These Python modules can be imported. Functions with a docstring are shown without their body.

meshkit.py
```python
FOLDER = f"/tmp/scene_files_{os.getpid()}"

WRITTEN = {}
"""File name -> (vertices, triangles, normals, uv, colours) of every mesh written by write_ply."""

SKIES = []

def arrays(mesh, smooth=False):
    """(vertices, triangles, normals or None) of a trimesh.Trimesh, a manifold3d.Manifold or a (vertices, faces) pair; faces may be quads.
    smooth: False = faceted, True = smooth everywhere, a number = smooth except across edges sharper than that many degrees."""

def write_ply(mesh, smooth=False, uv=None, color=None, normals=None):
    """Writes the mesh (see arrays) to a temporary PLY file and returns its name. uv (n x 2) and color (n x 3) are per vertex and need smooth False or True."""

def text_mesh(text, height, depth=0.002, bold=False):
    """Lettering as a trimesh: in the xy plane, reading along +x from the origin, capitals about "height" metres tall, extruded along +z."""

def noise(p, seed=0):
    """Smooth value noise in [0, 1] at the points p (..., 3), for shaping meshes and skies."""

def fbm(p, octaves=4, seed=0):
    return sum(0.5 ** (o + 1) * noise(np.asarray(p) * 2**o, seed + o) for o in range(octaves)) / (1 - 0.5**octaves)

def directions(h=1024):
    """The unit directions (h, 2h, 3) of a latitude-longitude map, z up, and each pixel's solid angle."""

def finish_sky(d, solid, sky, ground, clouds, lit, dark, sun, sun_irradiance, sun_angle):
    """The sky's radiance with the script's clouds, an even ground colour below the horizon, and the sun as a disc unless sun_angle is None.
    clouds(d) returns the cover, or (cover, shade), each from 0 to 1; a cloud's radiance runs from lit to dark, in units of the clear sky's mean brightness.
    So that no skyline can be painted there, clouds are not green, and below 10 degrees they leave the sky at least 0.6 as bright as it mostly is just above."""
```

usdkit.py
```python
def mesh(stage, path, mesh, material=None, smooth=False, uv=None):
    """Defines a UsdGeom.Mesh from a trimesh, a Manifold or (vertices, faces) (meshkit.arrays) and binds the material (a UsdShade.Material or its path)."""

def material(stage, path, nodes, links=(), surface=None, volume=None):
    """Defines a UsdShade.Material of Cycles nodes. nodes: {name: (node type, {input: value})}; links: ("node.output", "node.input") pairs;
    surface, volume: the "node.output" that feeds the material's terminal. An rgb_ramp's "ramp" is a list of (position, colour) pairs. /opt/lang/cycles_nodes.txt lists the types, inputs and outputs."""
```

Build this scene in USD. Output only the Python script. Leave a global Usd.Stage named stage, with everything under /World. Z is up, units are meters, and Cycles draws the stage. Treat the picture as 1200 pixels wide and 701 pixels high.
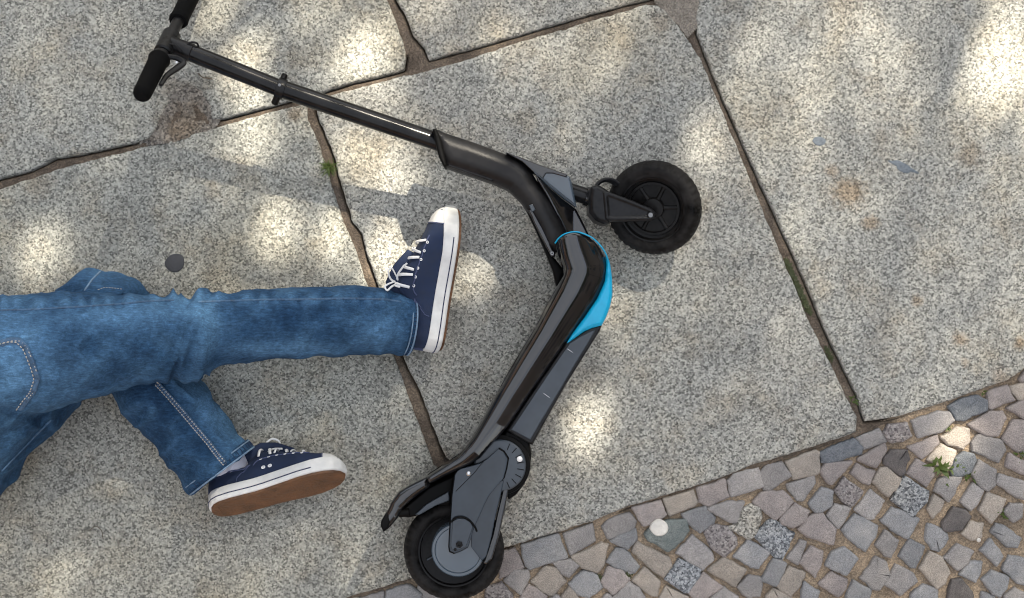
import math, numpy as np, trimesh, shapely, manifold3d as m3, mapbox_earcut as earcut, usdkit
from scipy.spatial import Delaunay, cKDTree
from shapely.geometry import Polygon, LineString, Point
from pxr import Gf, Sdf, Usd, UsdGeom, UsdLux, UsdShade
from meshkit import noise, fbm

stage = Usd.Stage.CreateInMemory()
UsdGeom.SetStageUpAxis(stage, UsdGeom.Tokens.z)
UsdGeom.SetStageMetersPerUnit(stage, 1.0)
UsdGeom.Xform.Define(stage, '/World')
UsdGeom.Scope.Define(stage, '/World/Looks')

# ------------------------------------------------------------------ camera, sky, sun, exposure
H = 2.92                                   # eye height above the pavement, looking straight down
S = 0.00175                                # metres of pavement per unit of the drawing plan (1200 x 701)
EXPOSURE = 1.92
cam = UsdGeom.Camera.Define(stage, '/World/camera')
cam.CreateFocalLengthAttr(50.0)
cam.CreateHorizontalApertureAttr(50.0 * 1200 * S / H)
cam.CreateVerticalApertureAttr(50.0 * 701 * S / H)
cam.CreateClippingRangeAttr(Gf.Vec2f(0.05, 500))
cam.CreateExposureAttr(EXPOSURE)
UsdGeom.XformCommonAPI(cam).SetTranslate((0, 0, H))

SUN_EL, SUN_AZ = math.radians(43), (0.475, 0.880)
SUN = np.array([SUN_AZ[0] * math.cos(SUN_EL), SUN_AZ[1] * math.cos(SUN_EL), math.sin(SUN_EL)])
SUN /= np.linalg.norm(SUN)
sky_mat = usdkit.material(stage, '/World/Looks/sky', {
    'sky': ('sky_texture', {'sky_type': 'single_scattering', 'sun_disc': False, 'sun_elevation': SUN_EL,
                            'sun_rotation': math.atan2(SUN[0], SUN[1]), 'aerosol_density': 1.6}),
    'tc': ('texture_coordinate', {}),
    'n': ('noise_texture', {'scale': 2.2, 'detail': 5.0, 'roughness': 0.6}),
    'cover': ('rgb_ramp', {'ramp': [(0.0, (0.35,) * 3), (0.38, (0.42,) * 3), (0.62, (0.85,) * 3), (1.0, (0.9,) * 3)]}),
    'bw': ('rgb_to_bw', {}),
    'mx': ('mix', {'mix_type': 'mix', 'color2': (4.9, 4.95, 5.05)}),
    'bg': ('background_shader', {'strength': 0.092}),
}, [('tc.generated', 'n.vector'), ('n.fac', 'cover.fac'), ('cover.color', 'bw.color'), ('bw.val', 'mx.fac'),
    ('sky.color', 'mx.color1'), ('mx.color', 'bg.color')], surface='bg.background')
dome = UsdLux.DomeLight.Define(stage, '/World/sky')
UsdShade.MaterialBindingAPI.Apply(dome.GetPrim()).Bind(sky_mat)
dome.GetPrim().SetCustomDataByKey('kind', 'structure')
sun = UsdLux.DistantLight.Define(stage, '/World/sun')
sun.CreateNormalizeAttr(True); sun.CreateIntensityAttr(0.98); sun.CreateAngleAttr(0.5)
sun.CreateColorAttr(Gf.Vec3f(1.0, 0.91, 0.76))
_a = -SUN                                                            # the light shines along its -z axis
zax = SUN; xax = np.cross([0, 0, 1], zax); xax /= np.linalg.norm(xax); yax = np.cross(zax, xax)
sun.AddTransformOp().Set(Gf.Matrix4d(*map(float, [*xax, 0, *yax, 0, *zax, 0, 0, 0, 0, 1])))

# ------------------------------------------------------------------ writing helpers
USED, ORIGIN, LOOKS = {}, {}, {}
def numbered(path):
    k = USED.get(path, -1) + 1
    USED[path] = k
    return path if k == 0 else f'{path}_{k:03d}'

def tag(prim, label=None, cat=None, group=None, kind=None):
    for k, v in (('label', label), ('category', cat), ('group', group), ('kind', kind)):
        if v: prim.SetCustomDataByKey(k, v)
    return prim

def thing(name, label=None, cat=None, loc=(0, 0, 0), group=None, kind=None, parent='/World'):
    path = numbered(f'{parent}/{name}')
    x = UsdGeom.Xform.Define(stage, path)
    o = ORIGIN.get(parent, np.zeros(3))
    loc = np.asarray(loc, float)
    x.AddTranslateOp().Set(Gf.Vec3d(*map(float, loc - o)))
    ORIGIN[path] = loc
    tag(x.GetPrim(), label, cat, group, kind)
    return path

def tri(mesh):
    if hasattr(mesh, 'to_mesh'):
        m = mesh.to_mesh(); return np.array(m.vert_properties[:, :3], float), np.array(m.tri_verts, int)
    if isinstance(mesh, tuple): return np.asarray(mesh[0], float), np.asarray(mesh[1], int)
    return np.array(mesh.vertices, float), np.array(mesh.faces, int)

def join(*ms):
    vs, fs, n = [], [], 0
    for m in ms:
        v, f = tri(m); vs.append(v); fs.append(f + n); n += len(v)
    return np.vstack(vs), np.vstack(fs)

def obj(name, mesh, mat, parent='/World', smooth=40, label=None, cat=None, group=None, kind=None, loc=None):
    """One Mesh prim; vertices are given in world metres."""
    path = numbered(f'{parent}/{name}')
    v, f = tri(mesh)
    if parent == '/World':
        o = np.asarray(loc if loc is not None else [v[:, 0].mean(), v[:, 1].mean(), v[:, 2].min()], float)
    else:
        o = ORIGIN[parent]
    p = usdkit.mesh(stage, path, trimesh.Trimesh(v - o, f, process=False), LOOKS[mat], smooth=smooth)
    if parent == '/World': UsdGeom.Xformable(p).AddTranslateOp().Set(Gf.Vec3d(*map(float, o)))
    ORIGIN[path] = o
    tag(p.GetPrim(), label, cat, group, kind)
    return path

def look(name, nodes, links, surface='p.BSDF'):
    LOOKS[name] = usdkit.material(stage, f'/World/Looks/{name}', nodes, links, surface=surface)

def at(px, py, z=0.0):
    """The point at height z over the plan position (px, py) as seen from eye height H."""
    f = (H - z) / H
    return np.array([(px - 600) * S * f, (350.5 - py) * S * f, z])

def xy(pts, z=0.0):
    return np.array([at(a, b, z)[:2] for a, b in pts])

# ------------------------------------------------------------------ shape helpers
def unit(v): return np.asarray(v, float) / max(np.linalg.norm(v), 1e-12)

def frames(P):
    P = np.asarray(P, float)
    T = np.gradient(P, axis=0); T /= np.linalg.norm(T, axis=1, keepdims=True)
    up = np.array([0, 0, 1.0]) if abs(T[0, 2]) < 0.9 else np.array([1.0, 0, 0])
    N = [unit(np.cross(up, T[0]))]
    for i in range(1, len(P)):
        n = N[-1] - T[i] * np.dot(N[-1], T[i]); N.append(unit(n))
    N = np.array(N)
    return T, N, np.cross(T, N)

def tube(P, r, n=16, ends=True, flat=1.0):
    """A swept tube; r a radius or one per point; flat squashes it along its second axis."""
    P = np.asarray(P, float); r = np.atleast_1d(np.asarray(r, float)); r = np.interp(np.linspace(0, 1, len(P)), np.linspace(0, 1, len(r)), r) if len(r) != len(P) else r
    T, N, B = frames(P)
    a = np.arange(n) / n * 2 * np.pi
    v = (P[:, None] + r[:, None, None] * (np.cos(a)[None, :, None] * N[:, None] + flat * np.sin(a)[None, :, None] * B[:, None])).reshape(-1, 3)
    f = []
    for i in range(len(P) - 1):
        for j in range(n):
            k = (j + 1) % n
            f += [[i * n + j, i * n + k, (i + 1) * n + k], [i * n + j, (i + 1) * n + k, (i + 1) * n + j]]
    if ends:
        m = len(v); v = np.vstack([v, P[:1], P[-1:]])
        for j in range(n):
            k = (j + 1) % n
            f += [[m, k, j], [m + 1, (len(P) - 1) * n + j, (len(P) - 1) * n + k]]
    return v, np.array(f)

def rod(a, b, r, bevel=0.0015, n=24, r2=None):
    """A straight round bar with chamfered ends."""
    a, b = np.asarray(a, float), np.asarray(b, float); d = unit(b - a); L = np.linalg.norm(b - a); r2 = r if r2 is None else r2
    P = [a + d * 0, a + d * bevel, a + d * (L - bevel), b]
    return tube(np.array(P), [r - bevel, r, r2, r2 - bevel], n)

def curve(pts, n=24):
    """Catmull-Rom through the points."""
    p = np.asarray(pts, float); p = np.vstack([2 * p[0] - p[1], p, 2 * p[-1] - p[-2]])
    out = []
    m = len(p) - 3
    for i in range(m):
        t = np.linspace(0, 1, max(2, n // m + 1), endpoint=(i == m - 1))[:, None]
        a, b, c, d = p[i:i + 4]
        out.append(0.5 * (2 * b + (c - a) * t + (2 * a - 5 * b + 4 * c - d) * t**2 + (3 * b - a - 3 * c + d) * t**3))
    return np.vstack(out)

def lathe(profile, centre, axis, n=72, wob=None):
    """Revolves (radius, height) pairs about an axis; a closed profile gives a closed body."""
    pr = np.asarray(profile, float); ax = unit(axis)
    e1 = unit(np.cross(ax, [0.3, 1, 0.2])); e2 = np.cross(ax, e1)
    a = np.arange(n) / n * 2 * np.pi
    m = len(pr)
    R = np.repeat(pr[None, :, 0], n, 0)
    if wob is not None: R = R + wob(a[:, None], pr[None, :, 0], pr[None, :, 1])
    v = centre + R[..., None] * (np.cos(a)[:, None, None] * e1 + np.sin(a)[:, None, None] * e2) + pr[None, :, 1, None] * ax
    f = []
    for j in range(n):
        k = (j + 1) % n
        for i in range(m - 1):
            f += [[j * m + i, k * m + i, k * m + i + 1], [j * m + i, k * m + i + 1, j * m + i + 1]]
    v, f = v.reshape(-1, 3), np.array(f)
    t = trimesh.Trimesh(v, f, process=False)
    if t.volume < 0: f = f[:, ::-1]
    return v, f

def ring_points(poly, step):
    """Points round a polygon's outline, corners kept, about a step apart."""
    c = np.asarray(poly.exterior.coords)[:-1]
    out = []
    for i in range(len(c)):
        a, b = c[i], c[(i + 1) % len(c)]
        k = max(1, int(round(np.linalg.norm(b - a) / step)))
        out += [a + (b - a) * t / k for t in range(k)]
    return np.array(out)

def soften(pts, r):
    p = Polygon(pts).buffer(0)
    if r > 0: p = p.buffer(-r).buffer(2 * r, quad_segs=6).buffer(-r, quad_segs=6)
    if p.geom_type != 'Polygon': p = max(p.geoms, key=lambda g: g.area)
    return p

def pillow(pts, top, bot, r=0.004, step=0.004, soft=0.003, shape=None, power=2.0):
    """A body with the outline pts (world xy), rounded along its upper and lower rim with radius r. top and bot are heights or functions of (x, y);
    shape(x, y, d) is added to the upper face (d = distance from the outline)."""
    p = soften(pts, soft)
    edge = ring_points(p, step)
    cloud = [edge]
    for k in (0.08, 0.3, 0.62):
        if r * k > 0.0004:
            q = p.buffer(-r * k)
            for g in getattr(q, 'geoms', [q]):
                if not g.is_empty: cloud.append(ring_points(g, max(step, 0.002)))
    x0, y0, x1, y1 = p.bounds
    gx, gy = np.meshgrid(np.arange(x0, x1, step), np.arange(y0, y1, step * 0.866)); gx = gx + (np.arange(gx.shape[0]) % 2)[:, None] * step / 2
    g = np.stack([gx.ravel(), gy.ravel()], 1)
    q = p.buffer(-max(r * 0.8, step * 0.7))
    if not q.is_empty: cloud.append(g[shapely.contains_xy(q, g[:, 0], g[:, 1])])
    c = np.unique(np.round(np.vstack(cloud), 6), axis=0)
    # keep the outline first
    keep = cKDTree(edge).query(c)[0] > step * 0.12
    c = np.vstack([edge, c[keep]]); n = len(c); ne = len(edge)
    t = Delaunay(c).simplices
    cen = c[t].mean(1); t = t[shapely.contains_xy(p, cen[:, 0], cen[:, 1])]
    a = c[t]; cr = (a[:, 1, 0] - a[:, 0, 0]) * (a[:, 2, 1] - a[:, 0, 1]) - (a[:, 1, 1] - a[:, 0, 1]) * (a[:, 2, 0] - a[:, 0, 0])
    t = np.where((cr < 0)[:, None], t[:, ::-1], t)
    t = t[np.abs(cr) > 1e-10]
    d = shapely.distance(p.exterior, shapely.points(c)); d[:ne] = 0
    u = np.clip(d / r, 0, 1)
    drop = r * (1 - np.maximum(0, 1 - (1 - u) ** power) ** (1 / power))
    zt = (top(c[:, 0], c[:, 1]) if callable(top) else np.full(n, float(top))) - drop
    zb = (bot(c[:, 0], c[:, 1]) if callable(bot) else np.full(n, float(bot))) + np.minimum(drop, 0.006)
    if shape is not None: zt = zt + shape(c[:, 0], c[:, 1], d)
    v = np.vstack([np.c_[c, zt], np.c_[c, np.minimum(zb, zt - 1e-4)]])
    i = np.arange(ne); j = (i + 1) % ne
    ccw = p.exterior.is_ccw
    if ccw: w = np.vstack([np.c_[i, i + n, j + n], np.c_[i, j + n, j]])
    else: w = np.vstack([np.c_[i, j + n, i + n], np.c_[i, j, j + n]])
    return v, np.vstack([t, t[:, ::-1] + n, w])

def plate(pts, rings, noise_amp=0, step=0.01, seed=0, tilt=(0, 0), z0=0.0, bulge=0.0):
    """A stone: the outline pts (world xy) carried through rings of (inset, height) and capped on top."""
    p = Polygon(pts).buffer(0)
    if not p.exterior.is_ccw: p = Polygon(list(p.exterior.coords)[::-1])
    c = ring_points(p, step)
    nx = np.roll(c, -1, 0) - np.roll(c, 1, 0); nx = np.c_[nx[:, 1], -nx[:, 0]]; nx /= np.linalg.norm(nx, axis=1, keepdims=True) + 1e-9
    if noise_amp:
        w = fbm(np.c_[c * 55, np.full(len(c), seed * 3.7)], 3, seed) - 0.5
        w2 = fbm(np.c_[c * 190, np.full(len(c), seed * 1.3)], 2, seed + 5) - 0.5
        c = c + nx * (w * 2 + w2)[:, None] * noise_amp
    cx = c.mean(0); n = len(c)
    v, f = [], []
    for k, (ins, z) in enumerate(rings):
        q = c - nx * ins
        v.append(np.c_[q, z0 + z + (q - cx) @ np.asarray(tilt, float)])
        if k:
            i = np.arange(n); j = (i + 1) % n
            f += [np.c_[(k - 1) * n + i, (k - 1) * n + j, k * n + j], np.c_[(k - 1) * n + i, k * n + j, k * n + i]]
    last = (len(rings) - 1) * n
    q = v[-1][:, :2]
    t = earcut.triangulate_float64(np.ascontiguousarray(q), np.array([n], np.uint32)).reshape(-1, 3).astype(int)
    a = q[t]; cr = (a[:, 1, 0] - a[:, 0, 0]) * (a[:, 2, 1] - a[:, 0, 1]) - (a[:, 1, 1] - a[:, 0, 1]) * (a[:, 2, 0] - a[:, 0, 0])
    t = np.where((cr < 0)[:, None], t[:, ::-1], t)
    if bulge:
        m = sum(len(x) for x in v); v.append(np.array([[cx[0], cx[1], v[-1][:, 2].mean() + bulge]]))
        i = np.arange(n); t = np.c_[last + i, last + (i + 1) % n, np.full(n, m)]; f.append(t)
    else: f.append(t + last)
    return np.vstack(v), np.vstack(f)

# ------------------------------------------------------------------ materials
POS = ('geometry', {})
def plain(name, color, rough=0.4, metal=0.0, coat=0.0, bump=0.0, bscale=300, spec=0.5, vary=0.0, vscale=60):
    n = {'g': POS, 'p': ('principled_bsdf', {'base_color': color, 'roughness': rough, 'metallic': metal, 'coat_weight': coat, 'coat_roughness': 0.04, 'specular_ior_level': spec})}
    l = []
    if vary:                                         # wear and dust
        n['vn'] = ('noise_texture', {'scale': vscale, 'detail': 5.0, 'roughness': 0.65})
        n['vr'] = ('rgb_ramp', {'ramp': [(0.3, tuple(c * (1 - vary) for c in color)), (0.7, tuple(min(1, c * (1 + vary) + 0.02 * vary) for c in color))]})
        n['rr'] = ('map_range', {'from_min': 0.25, 'from_max': 0.75, 'to_min': max(0.02, rough * (1 - vary)), 'to_max': min(1, rough * (1 + vary))})
        l += [('g.position', 'vn.vector'), ('vn.fac', 'vr.fac'), ('vr.color', 'p.base_color'), ('vn.fac', 'rr.value'), ('rr.result', 'p.roughness')]
    if bump:
        n['bn'] = ('noise_texture', {'scale': bscale, 'detail': 3.0}); n['b'] = ('bump', {'strength': 1.0, 'distance': bump})
        l += [('g.position', 'bn.vector'), ('bn.fac', 'b.height'), ('b.normal', 'p.normal')]
    look(name, n, l)

def granite(name, tones, grain=300.0, tint=(1, 1, 1), marks=(), stains=0.5, bump=0.0016, seed=0.0):
    """Speckled granite. tones: dark, mid, light. marks: (px, py, radius m, colour, strength) of old stains that belong to the stone."""
    d, m, l3 = tones
    n = {'g': POS,
         'off': ('vector_math', {'math_type': 'add', 'vector2': (seed, seed * 0.7, 0)}),
         'dn': ('noise_texture', {'scale': grain * 0.9, 'detail': 2.0}),
         'ds': ('vector_math', {'math_type': 'multiply_add', 'vector2': (0.002,) * 3}),
         'v': ('voronoi_texture', {'scale': grain, 'feature': 'f1'}), 'sc': ('separate_color', {}),
         'r': ('rgb_ramp', {'ramp': [(0.0, d), (0.16, tuple(0.6 * a + 0.4 * b for a, b in zip(d, m))), (0.36, m), (0.62, tuple(0.5 * a + 0.5 * b for a, b in zip(m, l3))), (0.86, l3), (1.0, tuple(min(1, c * 1.12) for c in l3))]}),
         'n2': ('noise_texture', {'scale': grain * 0.42, 'detail': 4.0, 'roughness': 0.7}),
         'r2': ('rgb_ramp', {'ramp': [(0.32, (0.68, 0.69, 0.7)), (0.5, (1.0, 1.0, 1.0)), (0.7, (1.2, 1.19, 1.16))]}),
         'm1': ('mix', {'mix_type': 'multiply', 'fac': 0.85}),
         'n3': ('noise_texture', {'scale': 3.1, 'detail': 6.0, 'roughness': 0.62}),
         'r3': ('rgb_ramp', {'ramp': [(0.28, tuple(c * 0.78 for c in tint)), (0.5, tint), (0.74, (tint[0] * 1.16, tint[1] * 1.08, tint[2] * 0.94))]}),
         'm2': ('mix', {'mix_type': 'multiply', 'fac': 1.0}),
         'n4': ('noise_texture', {'scale': 9.0, 'detail': 8.0, 'roughness': 0.7}),
         'r4': ('rgb_ramp', {'ramp': [(0.5, (0, 0, 0)), (0.68, (stains,) * 3)]}), 'b4': ('rgb_to_bw', {}),
         'm3': ('mix', {'mix_type': 'multiply', 'color2': (0.78, 0.66, 0.52)}),
         'bh': ('math', {'math_type': 'multiply_add', 'value2': 0.55, 'value3': 0.0}),
         'b': ('bump', {'strength': 1.0, 'distance': bump}),
         'p': ('principled_bsdf', {'roughness': 0.82, 'specular_ior_level': 0.3})}
    l = [('g.position', 'off.vector1'), ('off.vector', 'dn.vector'), ('dn.color', 'ds.vector1'), ('off.vector', 'ds.vector3'), ('ds.vector', 'v.vector'), ('v.color', 'sc.color'), ('sc.r', 'r.fac'),
         ('off.vector', 'n2.vector'), ('n2.fac', 'r2.fac'), ('r.color', 'm1.color1'), ('r2.color', 'm1.color2'),
         ('off.vector', 'n3.vector'), ('n3.fac', 'r3.fac'), ('m1.color', 'm2.color1'), ('r3.color', 'm2.color2'),
         ('off.vector', 'n4.vector'), ('n4.fac', 'r4.fac'), ('r4.color', 'b4.color'), ('b4.val', 'm3.fac'), ('m2.color', 'm3.color1'),
         ('sc.r', 'bh.value1'), ('n2.fac', 'bh.value3'), ('bh.value', 'b.height'), ('b.normal', 'p.normal')]
    last = 'm3.color'
    for k, (px, py, rad, col, st) in enumerate(marks):
        c = at(px, py)
        n[f'k{k}'] = ('vector_math', {'math_type': 'distance', 'vector2': tuple(c)})
        n[f'kn{k}'] = ('noise_texture', {'scale': 24.0 / max(rad / 0.05, 0.5), 'detail': 6.0, 'roughness': 0.75})
        n[f'ka{k}'] = ('math', {'math_type': 'multiply_add', 'value2': rad * 2.4, 'value3': 0.0})
        n[f'kr{k}'] = ('map_range', {'from_min': rad * 1.6, 'from_max': rad * 2.5, 'to_min': st, 'to_max': 0.0, 'clamp': True})
        n[f'km{k}'] = ('mix', {'mix_type': 'multiply', 'color2': col})
        l += [('g.position', f'k{k}.vector1'), ('g.position', f'kn{k}.vector'), (f'kn{k}.fac', f'ka{k}.value1'), (f'k{k}.value', f'ka{k}.value3'),
              (f'ka{k}.value', f'kr{k}.value'), (f'kr{k}.result', f'km{k}.fac'), (last, f'km{k}.color1')]
        last = f'km{k}.color'
    l.append((last, 'p.base_color'))
    look(name, n, l)

def stone(name, c1, c2, scale=35.0, fleck=0.32, bump=0.0028):
    """Split paving stone: cloudy tone, fine grain, a shift of tone from stone to stone."""
    n = {'g': POS, 'oi': ('object_info', {}),
         'n1': ('noise_texture', {'scale': scale, 'detail': 6.0, 'roughness': 0.65}), 'r1': ('rgb_ramp', {'ramp': [(0.3, c1), (0.7, c2)]}),
         'n2': ('noise_texture', {'scale': 480.0, 'detail': 2.0}), 'r2': ('rgb_ramp', {'ramp': [(0.3, (1 - fleck,) * 3), (0.7, (1 + fleck,) * 3)]}),
         'm': ('mix', {'mix_type': 'multiply', 'fac': 1.0}),
         'vr': ('map_range', {'to_min': 0.86, 'to_max': 1.16}), 'hs': ('hsv', {'saturation': 1.0}),
         'n5': ('noise_texture', {'scale': 60.0, 'detail': 4.0}), 'ad': ('math', {'math_type': 'multiply_add', 'value2': 0.35}),
         'b': ('bump', {'strength': 1.0, 'distance': bump}), 'p': ('principled_bsdf', {'roughness': 0.78, 'specular_ior_level': 0.35})}
    look(name, n, [('g.position', 'n1.vector'), ('n1.fac', 'r1.fac'), ('g.position', 'n2.vector'), ('n2.fac', 'r2.fac'), ('r1.color', 'm.color1'), ('r2.color', 'm.color2'),
                   ('oi.random', 'vr.value'), ('vr.result', 'hs.value'), ('m.color', 'hs.color'), ('hs.color', 'p.base_color'),
                   ('g.position', 'n5.vector'), ('n2.fac', 'ad.value1'), ('n5.fac', 'ad.value3'), ('ad.value', 'b.height'), ('b.normal', 'p.normal')])

def soil(name, c1, c2, c3, bump=0.003):
    n = {'g': POS, 'n1': ('noise_texture', {'scale': 14.0, 'detail': 8.0, 'roughness': 0.7}),
         'r1': ('rgb_ramp', {'ramp': [(0.28, c1), (0.5, c2), (0.74, c3)]}),
         'v': ('voronoi_texture', {'scale': 420.0}), 'sc': ('separate_color', {}), 'r2': ('rgb_ramp', {'ramp': [(0.0, (0.55,) * 3), (0.6, (1.0,) * 3), (1.0, (1.45, 1.4, 1.35))]}),
         'm': ('mix', {'mix_type': 'multiply', 'fac': 0.8}), 'n2': ('noise_texture', {'scale': 170.0, 'detail': 4.0}), 'ad': ('math', {'math_type': 'multiply_add', 'value2': 0.4}),
         'b': ('bump', {'strength': 1.0, 'distance': bump}), 'p': ('principled_bsdf', {'roughness': 0.95, 'specular_ior_level': 0.1})}
    look(name, n, [('g.position', 'n1.vector'), ('n1.fac', 'r1.fac'), ('g.position', 'v.vector'), ('v.color', 'sc.color'), ('sc.r', 'r2.fac'), ('r1.color', 'm.color1'), ('r2.color', 'm.color2'),
                   ('m.color', 'p.base_color'), ('g.position', 'n2.vector'), ('sc.g', 'ad.value1'), ('n2.fac', 'ad.value3'), ('ad.value', 'b.height'), ('b.normal', 'p.normal')])

GR = ((0.118, 0.117, 0.108), (0.288, 0.286, 0.264), (0.468, 0.46, 0.422))
RUST = (0.78, 0.6, 0.44)
granite('slab_granite_north', GR, seed=1.3, tint=(0.95, 0.965, 0.95), marks=[(212, 112, 0.042, (0.5, 0.44, 0.4), 0.8), (196, 140, 0.03, (0.62, 0.54, 0.47), 0.7), (240, 100, 0.02, (0.6, 0.56, 0.52), 0.6), (90, 186, 0.02, (0.8, 0.7, 0.58), 0.5)])
granite('slab_granite_top', GR, seed=4.1, tint=(0.97, 0.96, 0.93))
granite('slab_granite_middle', GR, seed=7.7, tint=(0.98, 0.98, 0.96), marks=[(806, 415, 0.011, (0.5, 0.48, 0.46), 0.7), (793, 497, 0.004, (0.4, 0.4, 0.4), 0.8), (752, 535, 0.004, (0.4, 0.4, 0.4), 0.8), (808, 448, 0.005, (0.5, 0.45, 0.4), 0.7), (775, 25, 0.025, (0.75, 0.65, 0.55), 0.6), (615, 140, 0.03, (0.85, 0.74, 0.6), 0.5)])
granite('slab_granite_west', GR, seed=2.9, tint=(0.93, 0.94, 0.91), marks=[(45, 215, 0.035, (0.8, 0.68, 0.55), 0.5), (345, 135, 0.018, (0.6, 0.5, 0.42), 0.75), (250, 225, 0.02, (0.9, 0.78, 0.66), 0.5)])
granite('slab_granite_east', GR, seed=9.4, tint=(1.08, 1.08, 1.05), marks=[(995, 225, 0.035, RUST, 0.8), (1020, 262, 0.018, RUST, 0.7), (975, 200, 0.014, RUST, 0.6), (1135, 180, 0.03, (0.7, 0.6, 0.5), 0.65), (1075, 352, 0.013, RUST, 0.7), (1125, 398, 0.016, RUST, 0.7), (1195, 402, 0.014, RUST, 0.8), (1130, 425, 0.01, RUST, 0.5), (1172, 440, 0.02, (0.85, 0.7, 0.58), 0.6)])
granite('cobble_granite_blue', ((0.075, 0.08, 0.09), (0.19, 0.205, 0.22), (0.38, 0.395, 0.41)), grain=300, stains=0.1, bump=0.003)
granite('cobble_granite_pale', ((0.12, 0.115, 0.1), (0.29, 0.28, 0.25), (0.5, 0.48, 0.43)), grain=300, stains=0.25, bump=0.003)
granite('cobble_granite_rose', ((0.1, 0.09, 0.09), (0.235, 0.21, 0.205), (0.34, 0.315, 0.3)), grain=300, stains=0.15, bump=0.003)
stone('cobble_grey', (0.225, 0.213, 0.205), (0.315, 0.295, 0.278))
stone('cobble_mauve', (0.225, 0.2, 0.19), (0.325, 0.285, 0.262))
stone('cobble_tan', (0.26, 0.232, 0.2), (0.36, 0.315, 0.265))
stone('cobble_blue', (0.195, 0.2, 0.205), (0.285, 0.278, 0.272))
stone('cobble_teal', (0.14, 0.165, 0.158), (0.225, 0.245, 0.23), scale=70, fleck=0.4)
stone('cobble_dark', (0.085, 0.078, 0.075), (0.14, 0.125, 0.118))
stone('cobble_slate', (0.09, 0.1, 0.112), (0.165, 0.173, 0.182), scale=90, fleck=0.4, bump=0.002)
soil('joint_soil', (0.06, 0.048, 0.038), (0.125, 0.1, 0.078), (0.23, 0.185, 0.14))
soil('sand', (0.15, 0.12, 0.09), (0.32, 0.25, 0.18), (0.46, 0.355, 0.245))
soil('recess_soil', (0.07, 0.062, 0.055), (0.17, 0.147, 0.125), (0.36, 0.315, 0.26), 0.006)
granite('broken_granite', ((0.075, 0.07, 0.064), (0.175, 0.16, 0.142), (0.31, 0.285, 0.25)), grain=260, stains=0.8, bump=0.004, marks=[(212, 150, 0.05, (0.85, 0.72, 0.58), 0.7)])
soil('corner_sand', (0.17, 0.15, 0.125), (0.26, 0.232, 0.195), (0.36, 0.325, 0.275))
soil('yard_gravel', (0.24, 0.22, 0.19), (0.32, 0.3, 0.27), (0.4, 0.38, 0.34))
plain('gum_dark', (0.045, 0.046, 0.05), 0.7, bump=0.0006, bscale=200, vary=0.3)
plain('gum_blue', (0.16, 0.185, 0.205), 0.75, bump=0.0005, bscale=200, vary=0.35, vscale=140)
plain('gum_pale', (0.66, 0.63, 0.57), 0.7, bump=0.0012, bscale=120, vary=0.12)
plain('twig', (0.09, 0.065, 0.045), 0.8)
def leafy(name, c1, c2, trans=0.35):
    look(name, {'oi': ('geometry', {}), 'r': ('rgb_ramp', {'ramp': [(0.0, c1), (1.0, c2)]}), 'p': ('principled_bsdf', {'roughness': 0.5}), 't': ('translucent_bsdf', {}), 'm': ('mix_closure', {'fac': trans})},
         [('oi.random_per_island', 'r.fac'), ('r.color', 'p.base_color'), ('r.color', 't.color'), ('p.BSDF', 'm.closure1'), ('t.BSDF', 'm.closure2')], 'm.closure')
leafy('weed_leaf', (0.09, 0.13, 0.03), (0.22, 0.25, 0.08))
leafy('moss', (0.05, 0.06, 0.015), (0.14, 0.15, 0.04), 0.15)
leafy('tree_leaf', (0.045, 0.075, 0.02), (0.09, 0.13, 0.035), 0.3)
plain('bark', (0.13, 0.1, 0.075), 0.9, bump=0.01, bscale=30, vary=0.4, vscale=25)
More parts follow.
